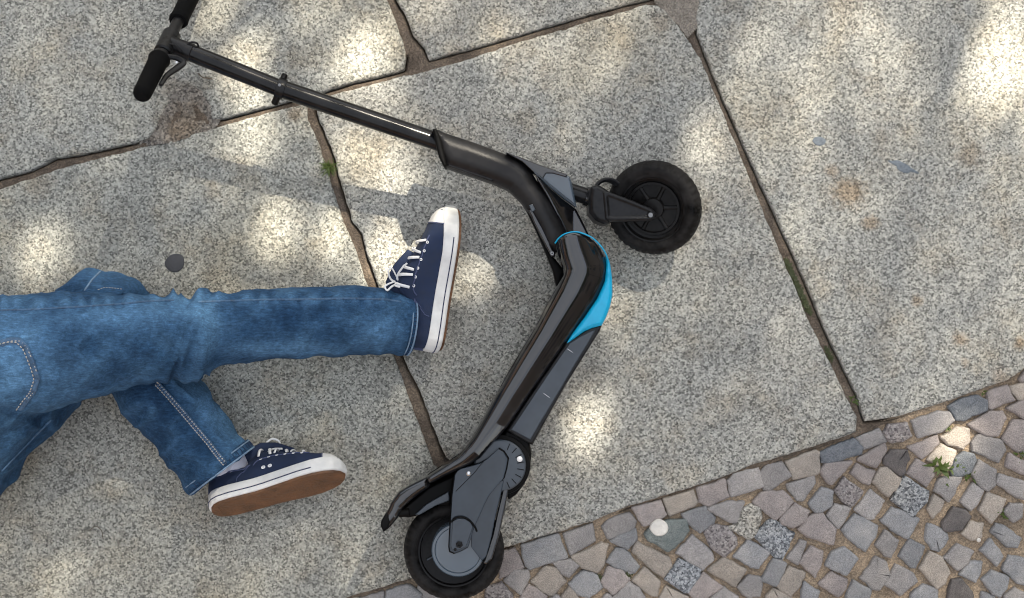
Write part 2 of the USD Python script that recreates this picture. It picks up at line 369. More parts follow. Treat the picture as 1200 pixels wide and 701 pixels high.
# ------------------------------------------------------------------ the setting: ground, granite slabs, cobbles
def sheet(poly, z, step, amp, seed, sc=22.0, cut=None):
    p = Polygon(poly) if not hasattr(poly, 'bounds') else poly
    x0, y0, x1, y1 = p.bounds
    nx, ny = int((x1 - x0) / step) + 2, int((y1 - y0) / step) + 2
    X, Y = np.meshgrid(np.linspace(x0, x1, nx), np.linspace(y0, y1, ny))
    P = np.stack([X.ravel(), Y.ravel(), np.full(X.size, z)], 1)
    P[:, 2] += (fbm(P * sc + seed, 4, seed) - 0.5) * 2 * amp + (fbm(P * 160 + seed, 2, seed + 3) - 0.5) * amp * 0.35
    i = (np.arange(ny - 1)[:, None] * nx + np.arange(nx - 1)[None]).ravel()
    f = np.vstack([np.c_[i, i + 1, i + nx + 1], np.c_[i, i + nx + 1, i + nx]])
    c = P[f].mean(1); f = f[shapely.contains_xy(p, c[:, 0], c[:, 1])]
    use = np.unique(f); m = np.zeros(len(P), int); m[use] = np.arange(len(use))
    return P[use], m[f]

R0 = 200.0
obj('ground', (np.array([[-R0, -R0, -0.05], [R0, -R0, -0.05], [R0, R0, -0.05], [-R0, R0, -0.05]]), np.array([[0, 1, 2], [0, 2, 3]])), 'yard_gravel', kind='structure', smooth=False)

pavement = thing('pavement', kind='structure')
SLAB_A = [(-520, 330), (-200, 262), (0, 209), (34, 201), (65, 185), (88, 182), (113, 177), (154, 168), (174, 162), (184, 150), (190, 136), (198, 121), (206, 108), (221, 101), (236, 107), (243, 122), (249, 140), (262, 139), (300, 129), (342, 118), (380, 107), (415, 96.5), (460, 86), (474, 82), (476, 66), (472, 47), (462, 22), (454, 0), (420, -80), (380, -180), (-520, -180)]
SLAB_B = [(386, -180), (430, -80), (464, 0), (475, 17), (484, 42), (497, 56), (503, 70), (552, 57), (605, 42), (640, 31), (697, 15), (774, -5), (760, -40), (715, -180)]
SLAB_C = [(370, 131), (378, 115), (415, 103.5), (460, 92), (502, 82), (552, 67.5), (605, 50), (640, 40), (697, 23), (757, 5), (770, 5), (782, 13), (793, 26), (803, 42), (822, 69), (840, 114), (874, 197), (898, 256), (928, 326), (950, 380), (980, 440), (1004, 489), (1004, 507), (951, 524), (922, 533.5), (880, 546), (848, 559), (816, 570), (780, 581), (740, 593), (724, 599), (694, 611), (659, 623), (619, 634), (590, 642), (566, 651), (523, 540), (491, 457), (477, 430), (440, 327), (432, 306), (424, 274), (413, 260), (401, 222), (390, 180)]
SLAB_D = [(-520, 346), (-200, 276), (0, 221), (68, 198), (137, 180), (185, 168), (252, 149), (300, 135.5), (342, 125), (359, 122), (361, 140), (374, 168), (385, 206), (403, 260), (419, 298), (427, 325), (454, 395), (478, 462), (508, 544), (550, 655), (483, 678), (420, 697), (300, 736), (100, 800), (-520, 1000)]
SLAB_E = [(716, -180), (766, -80), (802, -30), (819, 0), (815, 22), (818, 40), (830, 72), (847, 114), (883, 195), (915, 266), (941, 323), (971, 395), (1004, 462), (1014, 494), (1040, 491), (1068, 484), (1111, 470), (1147, 457.5), (1184, 445), (1200, 433), (1300, 402), (1700, 270), (1700, -180)]
for pts, m, sd, tl, z in ((SLAB_A, 'slab_granite_north', 1, (0.001, 0.001), 0.001), (SLAB_B, 'slab_granite_top', 2, (-0.001, 0.001), -0.001),
                      (SLAB_C, 'slab_granite_middle', 3, (0.0005, -0.001), 0.0), (SLAB_D, 'slab_granite_west', 4, (0.0, 0.001), -0.0005), (SLAB_E, 'slab_granite_east', 5, (0.001, 0.0), 0.0015)):
    obj('slab', plate(xy(pts), [(0, -0.045), (0, -0.007), (0.0008, -0.0032), (0.0028, -0.0009), (0.007, 0)], 0.0024, 0.006, sd, tl, z), m, pavement, smooth=50)

slab_area = shapely.union_all([Polygon(xy(p)).buffer(0) for p in (SLAB_A, SLAB_B, SLAB_C, SLAB_D, SLAB_E)])
edge_line = [(-520, 1010), (100, 806), (420, 700), (560, 655), (724, 602), (1004, 511), (1040, 496), (1200, 437), (1700, 275)]
north = Polygon(xy(edge_line + [(1700, -180), (-520, -180)]))
joint_zone = north.intersection(slab_area.buffer(0.03)).difference(slab_area.buffer(-0.012))
v, f = sheet(joint_zone, -0.0055, 0.003, 0.004, 3)
slabs = [Polygon(xy(p)).buffer(0) for p in (SLAB_A, SLAB_B, SLAB_C, SLAB_D, SLAB_E)]
ds = np.array([shapely.distance(p, shapely.points(v[:, :2])) for p in slabs]); two = np.sort(np.argsort(ds, axis=0)[:2], axis=0)
crack = np.zeros(len(v))
for (i, j), k in {(0, 1): 1, (0, 3): 0, (0, 2): 0, (1, 2): 1, (2, 3): 2, (2, 4): 4, (1, 4): 4}.items():
    m = (two[0] == i) & (two[1] == j); crack[m] = np.exp(-(ds[k][m] / 0.0032) ** 2)
v[:, 2] -= crack * 0.019 * (0.55 + 0.9 * fbm(v * 30, 2, 6)); v[:, 2] = np.minimum(v[:, 2], -0.001)
obj('joint_soil', (v, f), 'joint_soil', pavement, smooth=True)
# the corner that broke out of the big slab, filled with trodden soil, and the sand-filled corner at the top
rec = Polygon(xy([(160, 172), (180, 138), (196, 110), (221, 94), (243, 105), (258, 142), (251, 152), (200, 168)]))
v, f = sheet(rec, 0.0, 0.0025, 0.007, 11, 40)
brk = Polygon(xy([(174, 162), (184, 150), (190, 136), (198, 121), (206, 108), (221, 101), (236, 107), (243, 122), (249, 140), (252, 149), (185, 168)]))
dd = np.where(shapely.contains_xy(brk, v[:, 0], v[:, 1]), 1, -1) * shapely.distance(brk.exterior, shapely.points(v[:, :2]))
v[:, 2] += -0.0055 + 0.0052 * np.exp(-np.abs(dd) / 0.011) + 0.001
obj('corner_fill', (v, f), 'broken_granite', pavement, smooth=True, label='rough brown broken face of the chipped slab corner')
cf = xy([(755, -30), (768, 4), (792, 26), (806, 44), (820, 30), (822, -12), (800, -40)])
obj('corner_fill', sheet(Polygon(cf), -0.0025, 0.003, 0.003, 17, 40), 'corner_sand', pavement, smooth=True)

# cobbles: outline of each stone seen in the strip, drawn in plan
def zoomed(x0, y0, k, polys): return [[(x0 + a / k, y0 + b / k) for a, b in p] for p in polys]
ST = []
def put(polys, mats):
    for k, p in enumerate(polys): ST.append((p, mats[k] if k < len(mats) else None))
g, mv, tn, bl = 'cobble_grey', 'cobble_mauve', 'cobble_tan', 'cobble_blue'
put(zoomed(590, 600, 6.94, [
    [(-20, 330), (0, 320), (90, 310), (165, 450), (30, 510), (-30, 540)], [(155, 280), (440, 190), (510, 370), (215, 465), (180, 440)], [(495, 185), (720, 105), (745, 235), (550, 345)],
    [(560, 370), (800, 260), (850, 270), (800, 440), (760, 490), (640, 455)], [(410, 420), (540, 390), (605, 440), (530, 525), (490, 510)], [(235, 570), (345, 450), (430, 470), (505, 570), (395, 690), (300, 640)],
    [(10, 560), (80, 480), (200, 480), (205, 530), (140, 670)], [(540, 590), (650, 480), (760, 520), (800, 610), (700, 700), (620, 680)]]), [mv, bl, g, tn, g, tn, g, bl])
put([[(706, 618), (714, 610), (738, 602), (745, 612), (742, 622), (717, 632), (712, 631)], [(715, 634), (744, 621), (746, 632), (736, 643), (722, 638)],
     [(711, 659), (723, 643), (732, 644), (749, 665), (744, 671), (720, 665)], [(610, 701), (620, 686), (640, 700), (635, 714), (612, 714)], [(657, 702), (667, 688), (678, 701), (672, 716), (655, 714)],
     [(718, 702), (738, 683), (750, 690), (757, 706), (735, 718)], [(453, 694), (480, 686), (494, 697), (490, 714), (455, 714)], [(570, 690), (588, 683), (600, 700), (592, 716), (568, 714)], [(422, 703), (448, 695), (450, 714), (425, 716)],
     [(853, 564), (860, 557), (889, 549), (894, 570), (880, 575), (858, 582)]], [g, bl, bl, mv, tn, g, bl, 'cobble_granite_rose', g, g])
put(zoomed(740, 560, 4.973, [
    [(10, 180), (165, 145), (200, 215), (170, 240), (105, 270), (70, 275)], [(195, 130), (360, 75), (385, 145), (370, 165), (225, 220)], [(385, 65), (540, 15), (565, 110), (450, 170), (400, 140)],
    [(85, 330), (110, 300), (225, 250), (320, 250), (330, 310), (300, 360), (215, 425), (100, 360)], [(300, 215), (430, 175), (490, 235), (480, 265), (400, 325), (330, 260)],
    [(450, 185), (560, 140), (650, 150), (620, 260), (580, 260)], [(575, 290), (620, 270), (660, 180), (700, 160), (746, 180), (760, 230), (725, 340), (680, 355)],
    [(430, 320), (470, 280), (560, 290), (610, 350), (610, 390), (545, 460), (470, 410)], [(265, 440), (360, 345), (470, 440), (475, 480), (415, 540)], [(5, 430), (35, 380), (220, 470), (235, 520), (190, 575), (150, 560)],
    [(200, 590), (280, 480), (405, 540), (400, 570), (330, 665), (310, 665)], [(450, 540), (540, 470), (670, 540), (610, 630), (590, 625)], [(605, 460), (680, 370), (800, 440), (740, 530), (700, 525)],
    [(10, 600), (75, 530), (165, 610), (150, 690), (120, 690)], [(335, 670), (420, 560), (530, 640), (440, 701), (380, 715)], [(620, 640), (690, 575), (760, 590), (746, 690), (680, 700)],
    [(165, 705), (210, 640), (330, 700), (300, 745), (190, 745)], [(450, 715), (540, 645), (620, 700), (610, 745), (460, 750)], [(-10, 640), (70, 695), (50, 745), (-35, 730)], [(0, 480), (45, 520), (20, 550), (-20, 560), (-40, 520)]]),
    [mv, tn, mv, 'cobble_teal', bl, g, 'cobble_granite_pale', 'cobble_granite_rose', g, tn, 'cobble_granite_blue', tn, bl, tn, mv, g, tn, g, g, bl])
put(zoomed(880, 500, 6.375, [
    [(75, 350), (130, 290), (235, 270), (300, 370), (140, 475), (105, 470)], [(265, 265), (480, 185), (510, 200), (510, 345), (325, 390)], [(515, 200), (765, 95), (830, 160), (820, 200), (580, 270), (535, 260)],
    [(795, 90), (960, 25), (1010, 110), (850, 170)], [(25, 570), (80, 500), (150, 490), (240, 490), (320, 565), (190, 690), (170, 690)], [(275, 440), (470, 370), (480, 420), (390, 555), (350, 550)],
    [(525, 330), (560, 280), (750, 265), (700, 330), (600, 425), (580, 420)], [(810, 245), (1000, 130), (1010, 180), (940, 305), (900, 290)], [(755, 350), (800, 290), (930, 340), (890, 430), (850, 420)],
    [(445, 580), (530, 470), (610, 490), (600, 590), (530, 635), (480, 630)], [(630, 480), (700, 390), (830, 490), (780, 570), (750, 600), (700, 570)], [(780, 620), (900, 480), (1000, 560), (920, 690), (880, 690)]]),
    [g, tn, 'cobble_slate', g, mv, g, mv, mv, mv, bl, 'cobble_granite_rose', g])
put([[(1023, 565), (1032, 549), (1040, 548), (1056, 562), (1050, 574), (1042, 582)]], [tn])
put(zoomed(880, 590, 6.3125, [
    [(215, 120), (330, 10), (425, 60), (400, 130), (310, 180), (230, 150)], [(355, 190), (440, 100), (520, 70), (630, 190), (610, 300), (590, 300), (420, 240)], [(570, 90), (620, 10), (740, 40), (680, 150), (650, 180)],
    [(680, 200), (770, 85), (940, 170), (940, 210), (850, 355), (800, 330)], [(30, 240), (140, 130), (180, 130), (315, 230), (270, 340), (230, 410), (190, 405)], [(270, 410), (370, 280), (410, 290), (350, 450)],
    [(365, 440), (450, 330), (530, 360), (520, 440), (480, 550)], [(560, 460), (610, 370), (700, 330), (790, 410), (710, 530), (690, 525)], [(80, 570), (170, 420), (260, 450), (250, 490), (190, 610)],
    [(195, 610), (290, 470), (400, 520), (370, 600), (290, 690)], [(120, 690), (170, 635), (300, 695), (260, 745), (130, 745)], [(510, 600), (600, 515), (715, 570), (710, 640), (650, 690), (600, 660)],
    [(825, 560), (930, 400), (1010, 450), (1040, 540), (960, 640), (900, 630)], [(930, 310), (1000, 210), (1090, 280), (1040, 400), (1000, 390)], [(385, 640), (400, 590), (500, 660), (480, 745), (380, 745)], [(715, 690), (760, 575), (885, 645), (875, 745), (725, 745)]]),
    [mv, mv, g, bl, 'cobble_granite_blue', g, mv, bl, bl, tn, tn, mv, g, g, bl, bl])
put(zoomed(1030, 480, 5.84, [
    [(35, 160), (70, 110), (190, 95), (225, 180), (170, 215), (80, 225)], [(230, 80), (410, 20), (480, 20), (510, 75), (430, 150), (275, 190)], [(625, 105), (760, 20), (850, 15), (870, 60), (820, 180), (740, 180)],
    [(435, 190), (540, 120), (620, 140), (620, 210), (580, 270), (480, 235)], [(205, 260), (400, 185), (410, 230), (370, 280), (300, 340)], [(40, 330), (85, 290), (200, 280), (210, 340), (190, 360), (180, 440), (150, 450), (40, 370)],
    [(645, 230), (690, 180), (850, 220), (865, 280), (820, 355), (650, 280)], [(855, 200), (930, 80), (1010, 80), (1020, 250), (960, 290)], [(345, 345), (430, 240), (530, 290), (515, 370), (470, 420)],
    [(510, 400), (530, 340), (590, 300), (650, 310), (665, 350), (630, 430), (550, 460), (510, 445)], [(200, 440), (260, 340), (380, 410), (380, 450), (330, 525)], [(640, 440), (690, 355), (800, 420), (790, 520), (750, 555), (700, 530)],
    [(95, 620), (180, 465), (340, 570), (330, 630), (260, 701), (240, 735)], [(390, 560), (420, 480), (560, 470), (480, 630)], [(570, 630), (650, 510), (710, 560), (670, 650), (630, 690)], [(690, 690), (750, 570), (865, 620), (840, 690), (770, 770)],
    [(805, 500), (830, 450), (990, 500), (990, 610), (950, 600)], [(880, 385), (900, 310), (1010, 360), (1020, 440), (960, 430)], [(345, 680), (385, 590), (450, 630), (430, 680), (370, 740)]]),
    ['cobble_granite_rose', g, mv, tn, mv, 'cobble_dark', g, mv, tn, 'cobble_slate', mv, g, 'cobble_granite_blue', g, g, tn, g, mv, tn])
put([[(1113, 477), (1126, 470), (1147, 464), (1157, 470), (1157, 480), (1131, 492), (1121, 491)], [(1159, 461), (1181, 452.5), (1189, 469), (1163, 479), (1160, 475)], [(1186, 454), (1201, 449), (1212, 464), (1196, 469), (1189, 461)], [(1182, 479), (1204, 468), (1220, 486), (1204, 492)]], ['cobble_slate', mv, tn, mv])
put(zoomed(1030, 580, 5.794, [
    [(25, 180), (95, 90), (270, 170), (200, 295), (180, 290)], [(145, 420), (215, 305), (310, 360), (250, 500), (230, 495)], [(325, 310), (340, 200), (380, 210), (465, 270), (470, 300), (410, 385), (370, 370)],
    [(435, 190), (510, 90), (590, 110), (620, 150), (560, 240), (480, 245), (450, 240)], [(565, 262), (625, 190), (710, 200), (700, 290), (640, 310)], [(285, 500), (350, 390), (430, 430), (480, 530), (450, 600), (395, 635)],
    [(450, 430), (540, 340), (640, 390), (600, 470), (540, 510)], [(560, 540), (620, 460), (700, 460), (690, 520), (660, 595)], [(700, 380), (760, 310), (840, 420), (800, 480)], [(770, 250), (800, 205), (860, 220), (960, 300), (940, 360), (880, 350)],
    [(865, 120), (890, 60), (975, 70), (970, 150), (920, 185)], [(850, 510), (890, 420), (1000, 440), (1010, 620), (950, 600)], [(50, 610), (120, 480), (240, 540), (260, 590), (150, 680)], [(710, 580), (770, 520), (880, 570), (870, 640), (820, 690), (780, 670)],
    [(475, 650), (500, 585), (560, 580), (640, 660), (640, 730), (480, 730)], [(230, 680), (310, 615), (400, 645), (400, 745), (220, 745)], [(710, 670), (790, 695), (800, 745), (700, 745)], [(860, 690), (930, 640), (1010, 690), (1000, 745), (870, 745)]]),
    [bl, bl, bl, 'cobble_dark', tn, tn, g, bl, bl, bl, g, bl, g, bl, 'cobble_dark', bl, bl, g])

rng = np.random.default_rng(5)
south = Polygon(xy(edge_line + [(1700, 1200), (-520, 1200)]))
placed = [Polygon(xy(p)).buffer(0) for p, _ in ST]
taken = shapely.union_all(placed).buffer(0.0045).union(slab_area.buffer(0.006))
filler = []
ca, sa = math.cos(math.radians(-33)), math.sin(math.radians(-33))
for i in range(-32, 45):                                    # the same paving goes on beyond the picture, and small stones fill its gaps
    for j in range(-30, 34):
        u, w = i * 0.062 + rng.uniform(-.006, .006) + (j % 2) * 0.03, j * 0.058 + rng.uniform(-.005, .005)
        c = np.array([0.85 + ca * u - sa * w, -0.85 + sa * u + ca * w])
        h = rng.uniform(0.021, 0.026, 4); an = rng.uniform(-.22, .22)
        q = np.array([[-1, -1], [1, -1], [1, 1], [-1, 1]]) * h[:, None] + rng.uniform(-.005, .005, (4, 2))
        a = math.radians(-33) + an; q = q @ np.array([[math.cos(a), math.sin(a)], [-math.sin(a), math.cos(a)]]) + c
        px, py = c[0] / S + 600, 350.5 - c[1] / S
        inside = -10 < px < 1210 and py < 711
        if not (230 < px < 1420 and py < 860): continue
        p = Polygon(q).buffer(0)
        if not south.contains(p.centroid): continue
        d = p.difference(taken)
        if d.geom_type != 'Polygon': d = max(d.geoms, key=lambda g: g.area)
        if d.area < (0.0009 if inside else 0.0016): continue
        d = d.buffer(-0.004).buffer(0.004)
        if d.geom_type != 'Polygon' or d.is_empty or d.area < 0.0007: continue
        if d.area / d.length < 0.0085: continue
        filler.append(d); taken = taken.union(d.buffer(0.006))
cobbles = thing('cobbled_strip', kind='structure')
obj('sand_bed', sheet(Polygon(xy([(-300, 960), (100, 800), (420, 695), (560, 650), (724, 598), (1004, 506), (1040, 492), (1200, 434), (1500, 330), (1500, 1000), (-300, 1000)])), -0.0115, 0.005, 0.0075, 8, 34), 'sand', cobbles, smooth=True)
tones = [g, g, mv, mv, tn, bl, 'cobble_granite_rose']
every = [(np.asarray(p.exterior.coords)[:-1], m) for p, (_, m) in zip(placed, ST)] + [(np.asarray(p.exterior.coords)[:-1], None) for p in filler]
print('cobbles', len(placed), len(filler))
for k, (p, m) in enumerate(every[:299]):
    pl = Polygon(p).buffer(-0.0015).buffer(0.0048, join_style='mitre', mitre_limit=1.6).buffer(-0.003, join_style='mitre').buffer(0.003, quad_segs=2).simplify(0.0005)
    if pl.geom_type != 'Polygon' or pl.is_empty: continue
    m = m or tones[rng.integers(len(tones))]
    top = rng.uniform(-0.003, 0.0025); t = rng.normal(0, 0.022, 2)
    obj('cobble', plate(np.asarray(pl.exterior.coords)[:-1], [(-0.001, -0.045), (0, -0.0065), (0.0009, -0.0028), (0.0028, -0.0008), (0.0055, 0)], 0.0032, 0.0065, k, t, top, 0.0006), m, cobbles, smooth=60)

# ------------------------------------------------------------------ small things on the ground
def blot(px, py, rx, ry, ang, h, seed, n=26, wob=0.25):
    a = np.arange(n) / n * 2 * np.pi; c = at(px, py)
    w = 1 + wob * 2 * (noise(np.c_[np.cos(a) * 1.6, np.sin(a) * 1.6, np.full(n, seed * 2.3)], seed) - 0.5)
    q = np.c_[np.cos(a) * rx * w, np.sin(a) * ry * w]; b = math.radians(ang)
    return plate(q @ np.array([[math.cos(b), math.sin(b)], [-math.sin(b), math.cos(b)]]) + c[:2], [(0, -0.001), (0.0003, h * 0.55), (0.0022, h)], 0.0004, 0.004, seed, (0, 0), 0.001, h * 0.12)
obj('chewing_gum', blot(205, 308, 0.0195, 0.0195, 0, 0.0022, 3, n=48, wob=0.1), 'gum_dark', label='round dark trodden chewing gum on the slab above the jeans', cat='chewing gum')
obj('chewing_gum', blot(960, 166, 0.0135, 0.0095, -10, 0.0016, 5), 'gum_blue', label='small bluish grey gum spot on the right slab, near the long joint', cat='chewing gum')
obj('chewing_gum', blot(1059, 196, 0.031, 0.0085, -22, 0.0016, 7, wob=0.4), 'gum_blue', label='long streaky bluish grey gum smear on the right granite slab', cat='chewing gum')
obj('chewing_gum', blot(772, 618.5, 0.0195, 0.0175, 0, 0.005, 9, wob=0.12), 'gum_pale', label='pale whitish round gum lump on the greenish cobble', cat='chewing gum')
obj('twig', tube(curve([at(232, 86, .004), at(238, 91, .006), at(243, 91.5, .005), at(249, 93, .004)], 12), [.0011] * 13, 6), 'twig', label='short dark twig on the slab just below the handlebar', cat='twig')
obj('twig', tube(curve([at(104, 622, .003), at(112, 617, .006), at(119, 622, .004), at(120, 630, .003)], 12), [.0007] * 13, 6), 'twig', label='thin curled twig on the slab below the bent leg', cat='twig')
obj('pebble', trimesh.creation.icosphere(2, 0.0045).apply_transform(trimesh.transformations.scale_matrix(0.6, direction=[0, 0, 1])).apply_translation(at(1147, 633, .001)), 'gum_pale', label='tiny whitish pebble in the sand between the cobbles', cat='pebble')

def weed(name, px, py, size, n, seed, label, cat, mat='weed_leaf', spread=1.0, lean=0.5, slim=1.0):
    rg = np.random.default_rng(seed); vs, fs, m = [], [], 0
    for k in range(n):
        a = rg.uniform(0, 2 * np.pi); L = size * rg.uniform(0.5, 1.1); w = L * rg.uniform(0.11, 0.2) * slim
        b = at(px, py, -0.006) + np.r_[rg.normal(0, size * 0.3 * spread, 2), 0]
        d = np.array([math.cos(a), math.sin(a), 0]); s = np.array([-d[1], d[0], 0]); up = rg.uniform(0.5, 1.1) * lean
        for t, ww in ((0, .3), (.35, 1), (.7, .8), (1, .05)):
            c = b + d * L * t * (0.6 + 0.4 * t) + np.array([0, 0, L * up * math.sin(t * 2.2) + 0.004 * t])
            vs += [c - s * w * ww, c + s * w * ww]
        for i in range(3): fs += [[m + 2 * i, m + 2 * i + 1, m + 2 * i + 3], [m + 2 * i, m + 2 * i + 3, m + 2 * i + 2]]
        m += 8
    return obj(name, (np.array(vs), np.array(fs)), mat, smooth=True, label=label, cat=cat)
weed('weed', 1100, 548, 0.026, 16, 1, 'green weed sprouting between sunlit cobbles beside the blue stone', 'weed')
weed('weed', 1117, 549, 0.015, 9, 12, 'tiny bright green sprout at the edge of the rounded blue cobble', 'weed')
weed('weed', 1105, 567, 0.014, 8, 13, 'small weed on the sand just below the biggest weed', 'weed')
weed('weed', 1137, 560, 0.015, 9, 2, 'small yellowish weed right of the rounded blue cobble', 'weed')
weed('weed', 1110, 500, 0.012, 9, 3, 'tiny weed below the dark slate cobble at the slab edge', 'weed')
weed('weed', 1174, 602, 0.013, 10, 4, 'faint weed beside the reddish cobble near the right margin', 'weed')
weed('weed', 1197, 533, 0.014, 9, 5, 'weed between cobbles at the right edge, below the mauve stone', 'weed')
weed('weed', 999, 469, 0.011, 12, 6, 'small green weed at the lower end of the long right joint', 'weed')
weed('weed', 1153, 459, 0.008, 8, 7, 'tiny weed tucked in the slab edge above the slate cobble', 'weed')
weed('grass_tuft', 386, 197, 0.02, 90, 8, 'short grass tuft in the joint below the black stem', 'grass tuft', spread=0.6, lean=1.0, slim=0.3)
def mossy(pts, seed, label, n, mat='moss'):
    rg = np.random.default_rng(seed); L = LineString(xy(pts)); vs, fs, m = [], [], 0
    for k in range(n):
        c = np.r_[np.array(L.interpolate(rg.uniform(0, L.length)).coords[0]) + rg.normal(0, 0.0028, 2), rg.uniform(-.008, -.003)]
        r = rg.uniform(.0012, .0032); a = rg.uniform(0, 6.28)
        q = [c + np.array([math.cos(a + t) * r, math.sin(a + t) * r, rg.uniform(0, .003)]) for t in (0, 2.1, 4.2)]
        vs += q; fs.append([m, m + 1, m + 2]); m += 3
    obj('moss', (np.array(vs), np.array(fs)), mat, smooth=False, label=label, cat='moss', kind='stuff')
mossy([(921, 305), (935, 335), (950, 368)], 1, 'olive moss growing along the middle of the long right joint', 900)
mossy([(968, 408), (975, 422)], 2, 'moss patch further down the long right joint', 140)
mossy([(700, 676), (712, 682), (722, 676)], 3, 'yellowish moss between the cobbles in the strip', 260)
mossy([(733, 672), (737, 676)], 4, 'little moss patch right of the yellowish moss', 110)

# ------------------------------------------------------------------ the tree whose shade dapples the pavement
BRIGHT = [  # sunlit spots on the pavement: plan x, y, half widths in plan units, angle, how open the crown is there
    (276, 48, 24, 34, 15, 1.0), (262, 20, 16, 22, 0, .8), (295, 112, 16, 26, 0, 1.0), (300, 165, 20, 20, 0, .85), (425, 68, 24, 28, 0, 1.0), (370, 16, 26, 16, 0, .55), (448, 108, 24, 16, 0, .85), (380, 92, 14, 12, 0, .6),
    (408, 160, 22, 26, 0, .75), (452, 195, 24, 26, 0, .75), (470, 228, 20, 10, 0, .95), (326, 268, 16, 27, 0, 1.0), (391, 278, 16, 28, 0, 1.0), (458, 296, 24, 30, 30, 1.0), (552, 322, 22, 14, 0, .9), (250, 225, 14, 9, 0, .5),
    (50, 296, 20, 22, -20, .9), (30, 215, 26, 10, 0, .3), (150, 180, 40, 8, -15, .3), (490, 14, 22, 18, 0, .5), (590, 50, 26, 20, 0, .55), (650, 62, 24, 20, 0, .4), (622, 12, 26, 14, 0, .35), (710, 84, 26, 16, 0, .5), (775, 140, 40, 24, 0, .4),
    (825, 165, 16, 20, 0, .85), (700, 150, 40, 18, 0, .3), (945, 90, 16, 14, 0, .6), (1010, 60, 50, 34, 0, .42), (900, 40, 50, 30, 0, .35), (960, 140, 50, 30, 0, .22), (1060, 110, 40, 30, 0, .35), (1178, 76, 26, 34, -30, 1.0), (1140, 96, 20, 14, 0, .9), (1190, 20, 24, 26, 0, .6),
    (1120, 520, 20, 18, 20, 1.0), (690, 502, 19, 24, 0, 1.0), (706, 472, 12, 12, 0, .5), (722, 372, 24, 16, 30, .75), (736, 286, 16, 5, 10, .8), (790, 292, 22, 6, 0, .55), (848, 345, 16, 14, 0, .35), (76, 682, 18, 22, 0, .6), (365, 645, 14, 12, 30, .5), (418, 655, 12, 22, 0, .5),
    (560, 190, 30, 12, 20, .45), (500, 245, 14, 10, 0, .3), (110, 345, 26, 14, 0, .55), (300, 352, 60, 12, 0, .5), (450, 350, 26, 12, 0, .6), (455, 318, 12, 14, 0, 1.0), (525, 262, 10, 14, 0, .9), (280, 545, 14, 12, 0, .4), (190, 480, 20, 24, -30, .35), (420, 155, 60, 14, 20, .5), (1165, 560, 40, 20, 0, .2), (1090, 640, 60, 30, 0, .12), (1120, 300, 40, 20, 0, .1)]
rng = np.random.default_rng(21)
CROWN = SUN * 8.6
foot = np.array([CROWN[0] + 0.5, CROWN[1] + 0.6, 0.0])
NL = 350000
c = rng.normal(0, 1, (NL, 3)); c /= np.linalg.norm(c, axis=1, keepdims=True)
c *= (rng.uniform(0, 1, (NL, 1)) ** (1 / 3))
c *= 1 + 0.45 * (fbm(c * 1.7 + 9, 3, 4)[:, None] - 0.55)
c = CROWN + c * np.array([2.75, 2.75, 1.75])
gp = c[:, :2] - SUN[:2] / SUN[2] * c[:, 2:]
gx, gy = gp[:, 0] / S + 600, 350.5 - gp[:, 1] / S
clump = fbm(c * 2.3, 3, 2)
BASE = 0.15 + 0.12 * np.clip((gx - gy * 0.6 - 100) / 700, 0, 1) * np.clip((520 - gy) / 300, 0, 1)
T = np.where((gx < -60) | (gx > 1260) | (gy < -60) | (gy > 760), np.clip((clump - 0.5) * 6, 0, 0.9), BASE)
wob = 0.35 * (fbm(np.c_[gx / 24, gy / 24, np.zeros(NL)], 2, 8) - 0.5)
for bx, by, rx, ry, an, s in BRIGHT:
    a = math.radians(an); dx, dy = gx - bx, gy - by
    q = np.hypot((dx * math.cos(a) + dy * math.sin(a)) / (rx * 1.2), (-dx * math.sin(a) + dy * math.cos(a)) / (ry * 1.2)) + wob
    T = np.maximum(T, np.where(q < 1, s, s * np.clip(1.45 - q, 0, .45) / .45 * 0.8))
need = np.minimum(1.0, -np.log(np.clip(T, 0.004, 1)) / 2.6)            # leaf density that lets T of the sun through
keep = rng.uniform(0, 1, NL) < need
c = c[keep]; n = len(c)
ln, wd = rng.uniform(0.02, 0.037, n), rng.uniform(0.3, 0.42, n)
ax = rng.normal(0, 1, (n, 3)); ax[:, 2] *= 0.6; ax /= np.linalg.norm(ax, axis=1, keepdims=True)
sd = np.cross(ax, rng.normal(0, 1, (n, 3))); sd /= np.linalg.norm(sd, axis=1, keepdims=True)
nm = np.cross(ax, sd)
L = ln[:, None]
vv = np.stack([c - ax * L * 0.5, c + sd * L * wd[:, None] + nm * L * 0.06, c + ax * L * 0.55, c - sd * L * wd[:, None] + nm * L * 0.06], 1).reshape(-1, 3)
b4 = np.arange(n)[:, None] * 4
ff = np.vstack([b4 + [0, 1, 2], b4 + [0, 2, 3]])
print('leaves', n)
tree = thing('tree', 'broad leafy tree standing just beyond the pavement, shading it', 'tree', foot)
obj('crown', (vv, ff), 'tree_leaf', tree, smooth=False)
tr = [tube(curve([foot + [0, 0, -.3], foot + [0.02, 0.03, 1.5], foot + [-.08, -.1, 3.2], CROWN + [0.15, .2, -.6], CROWN + [0.05, 0, .6]], 30), np.linspace(0.19, 0.05, 31), 14)]
obj('trunk', tr[0], 'bark', tree, smooth=True)
for k in range(9):
    a = k * 2.4; b = foot + np.array([-.06, -.08, 3.0 + 0.22 * k]); e = CROWN + np.array([math.cos(a) * 1.9, math.sin(a) * 1.9, rng.uniform(-.6, .9)])
    # limbs arch to the crown's edge where the leaves are thickest
    obj('limb', tube(curve([b, b * .55 + e * .45 + [0, 0, .25], e], 14), np.linspace(0.06, 0.012, 15), 8), 'bark', tree, smooth=True)

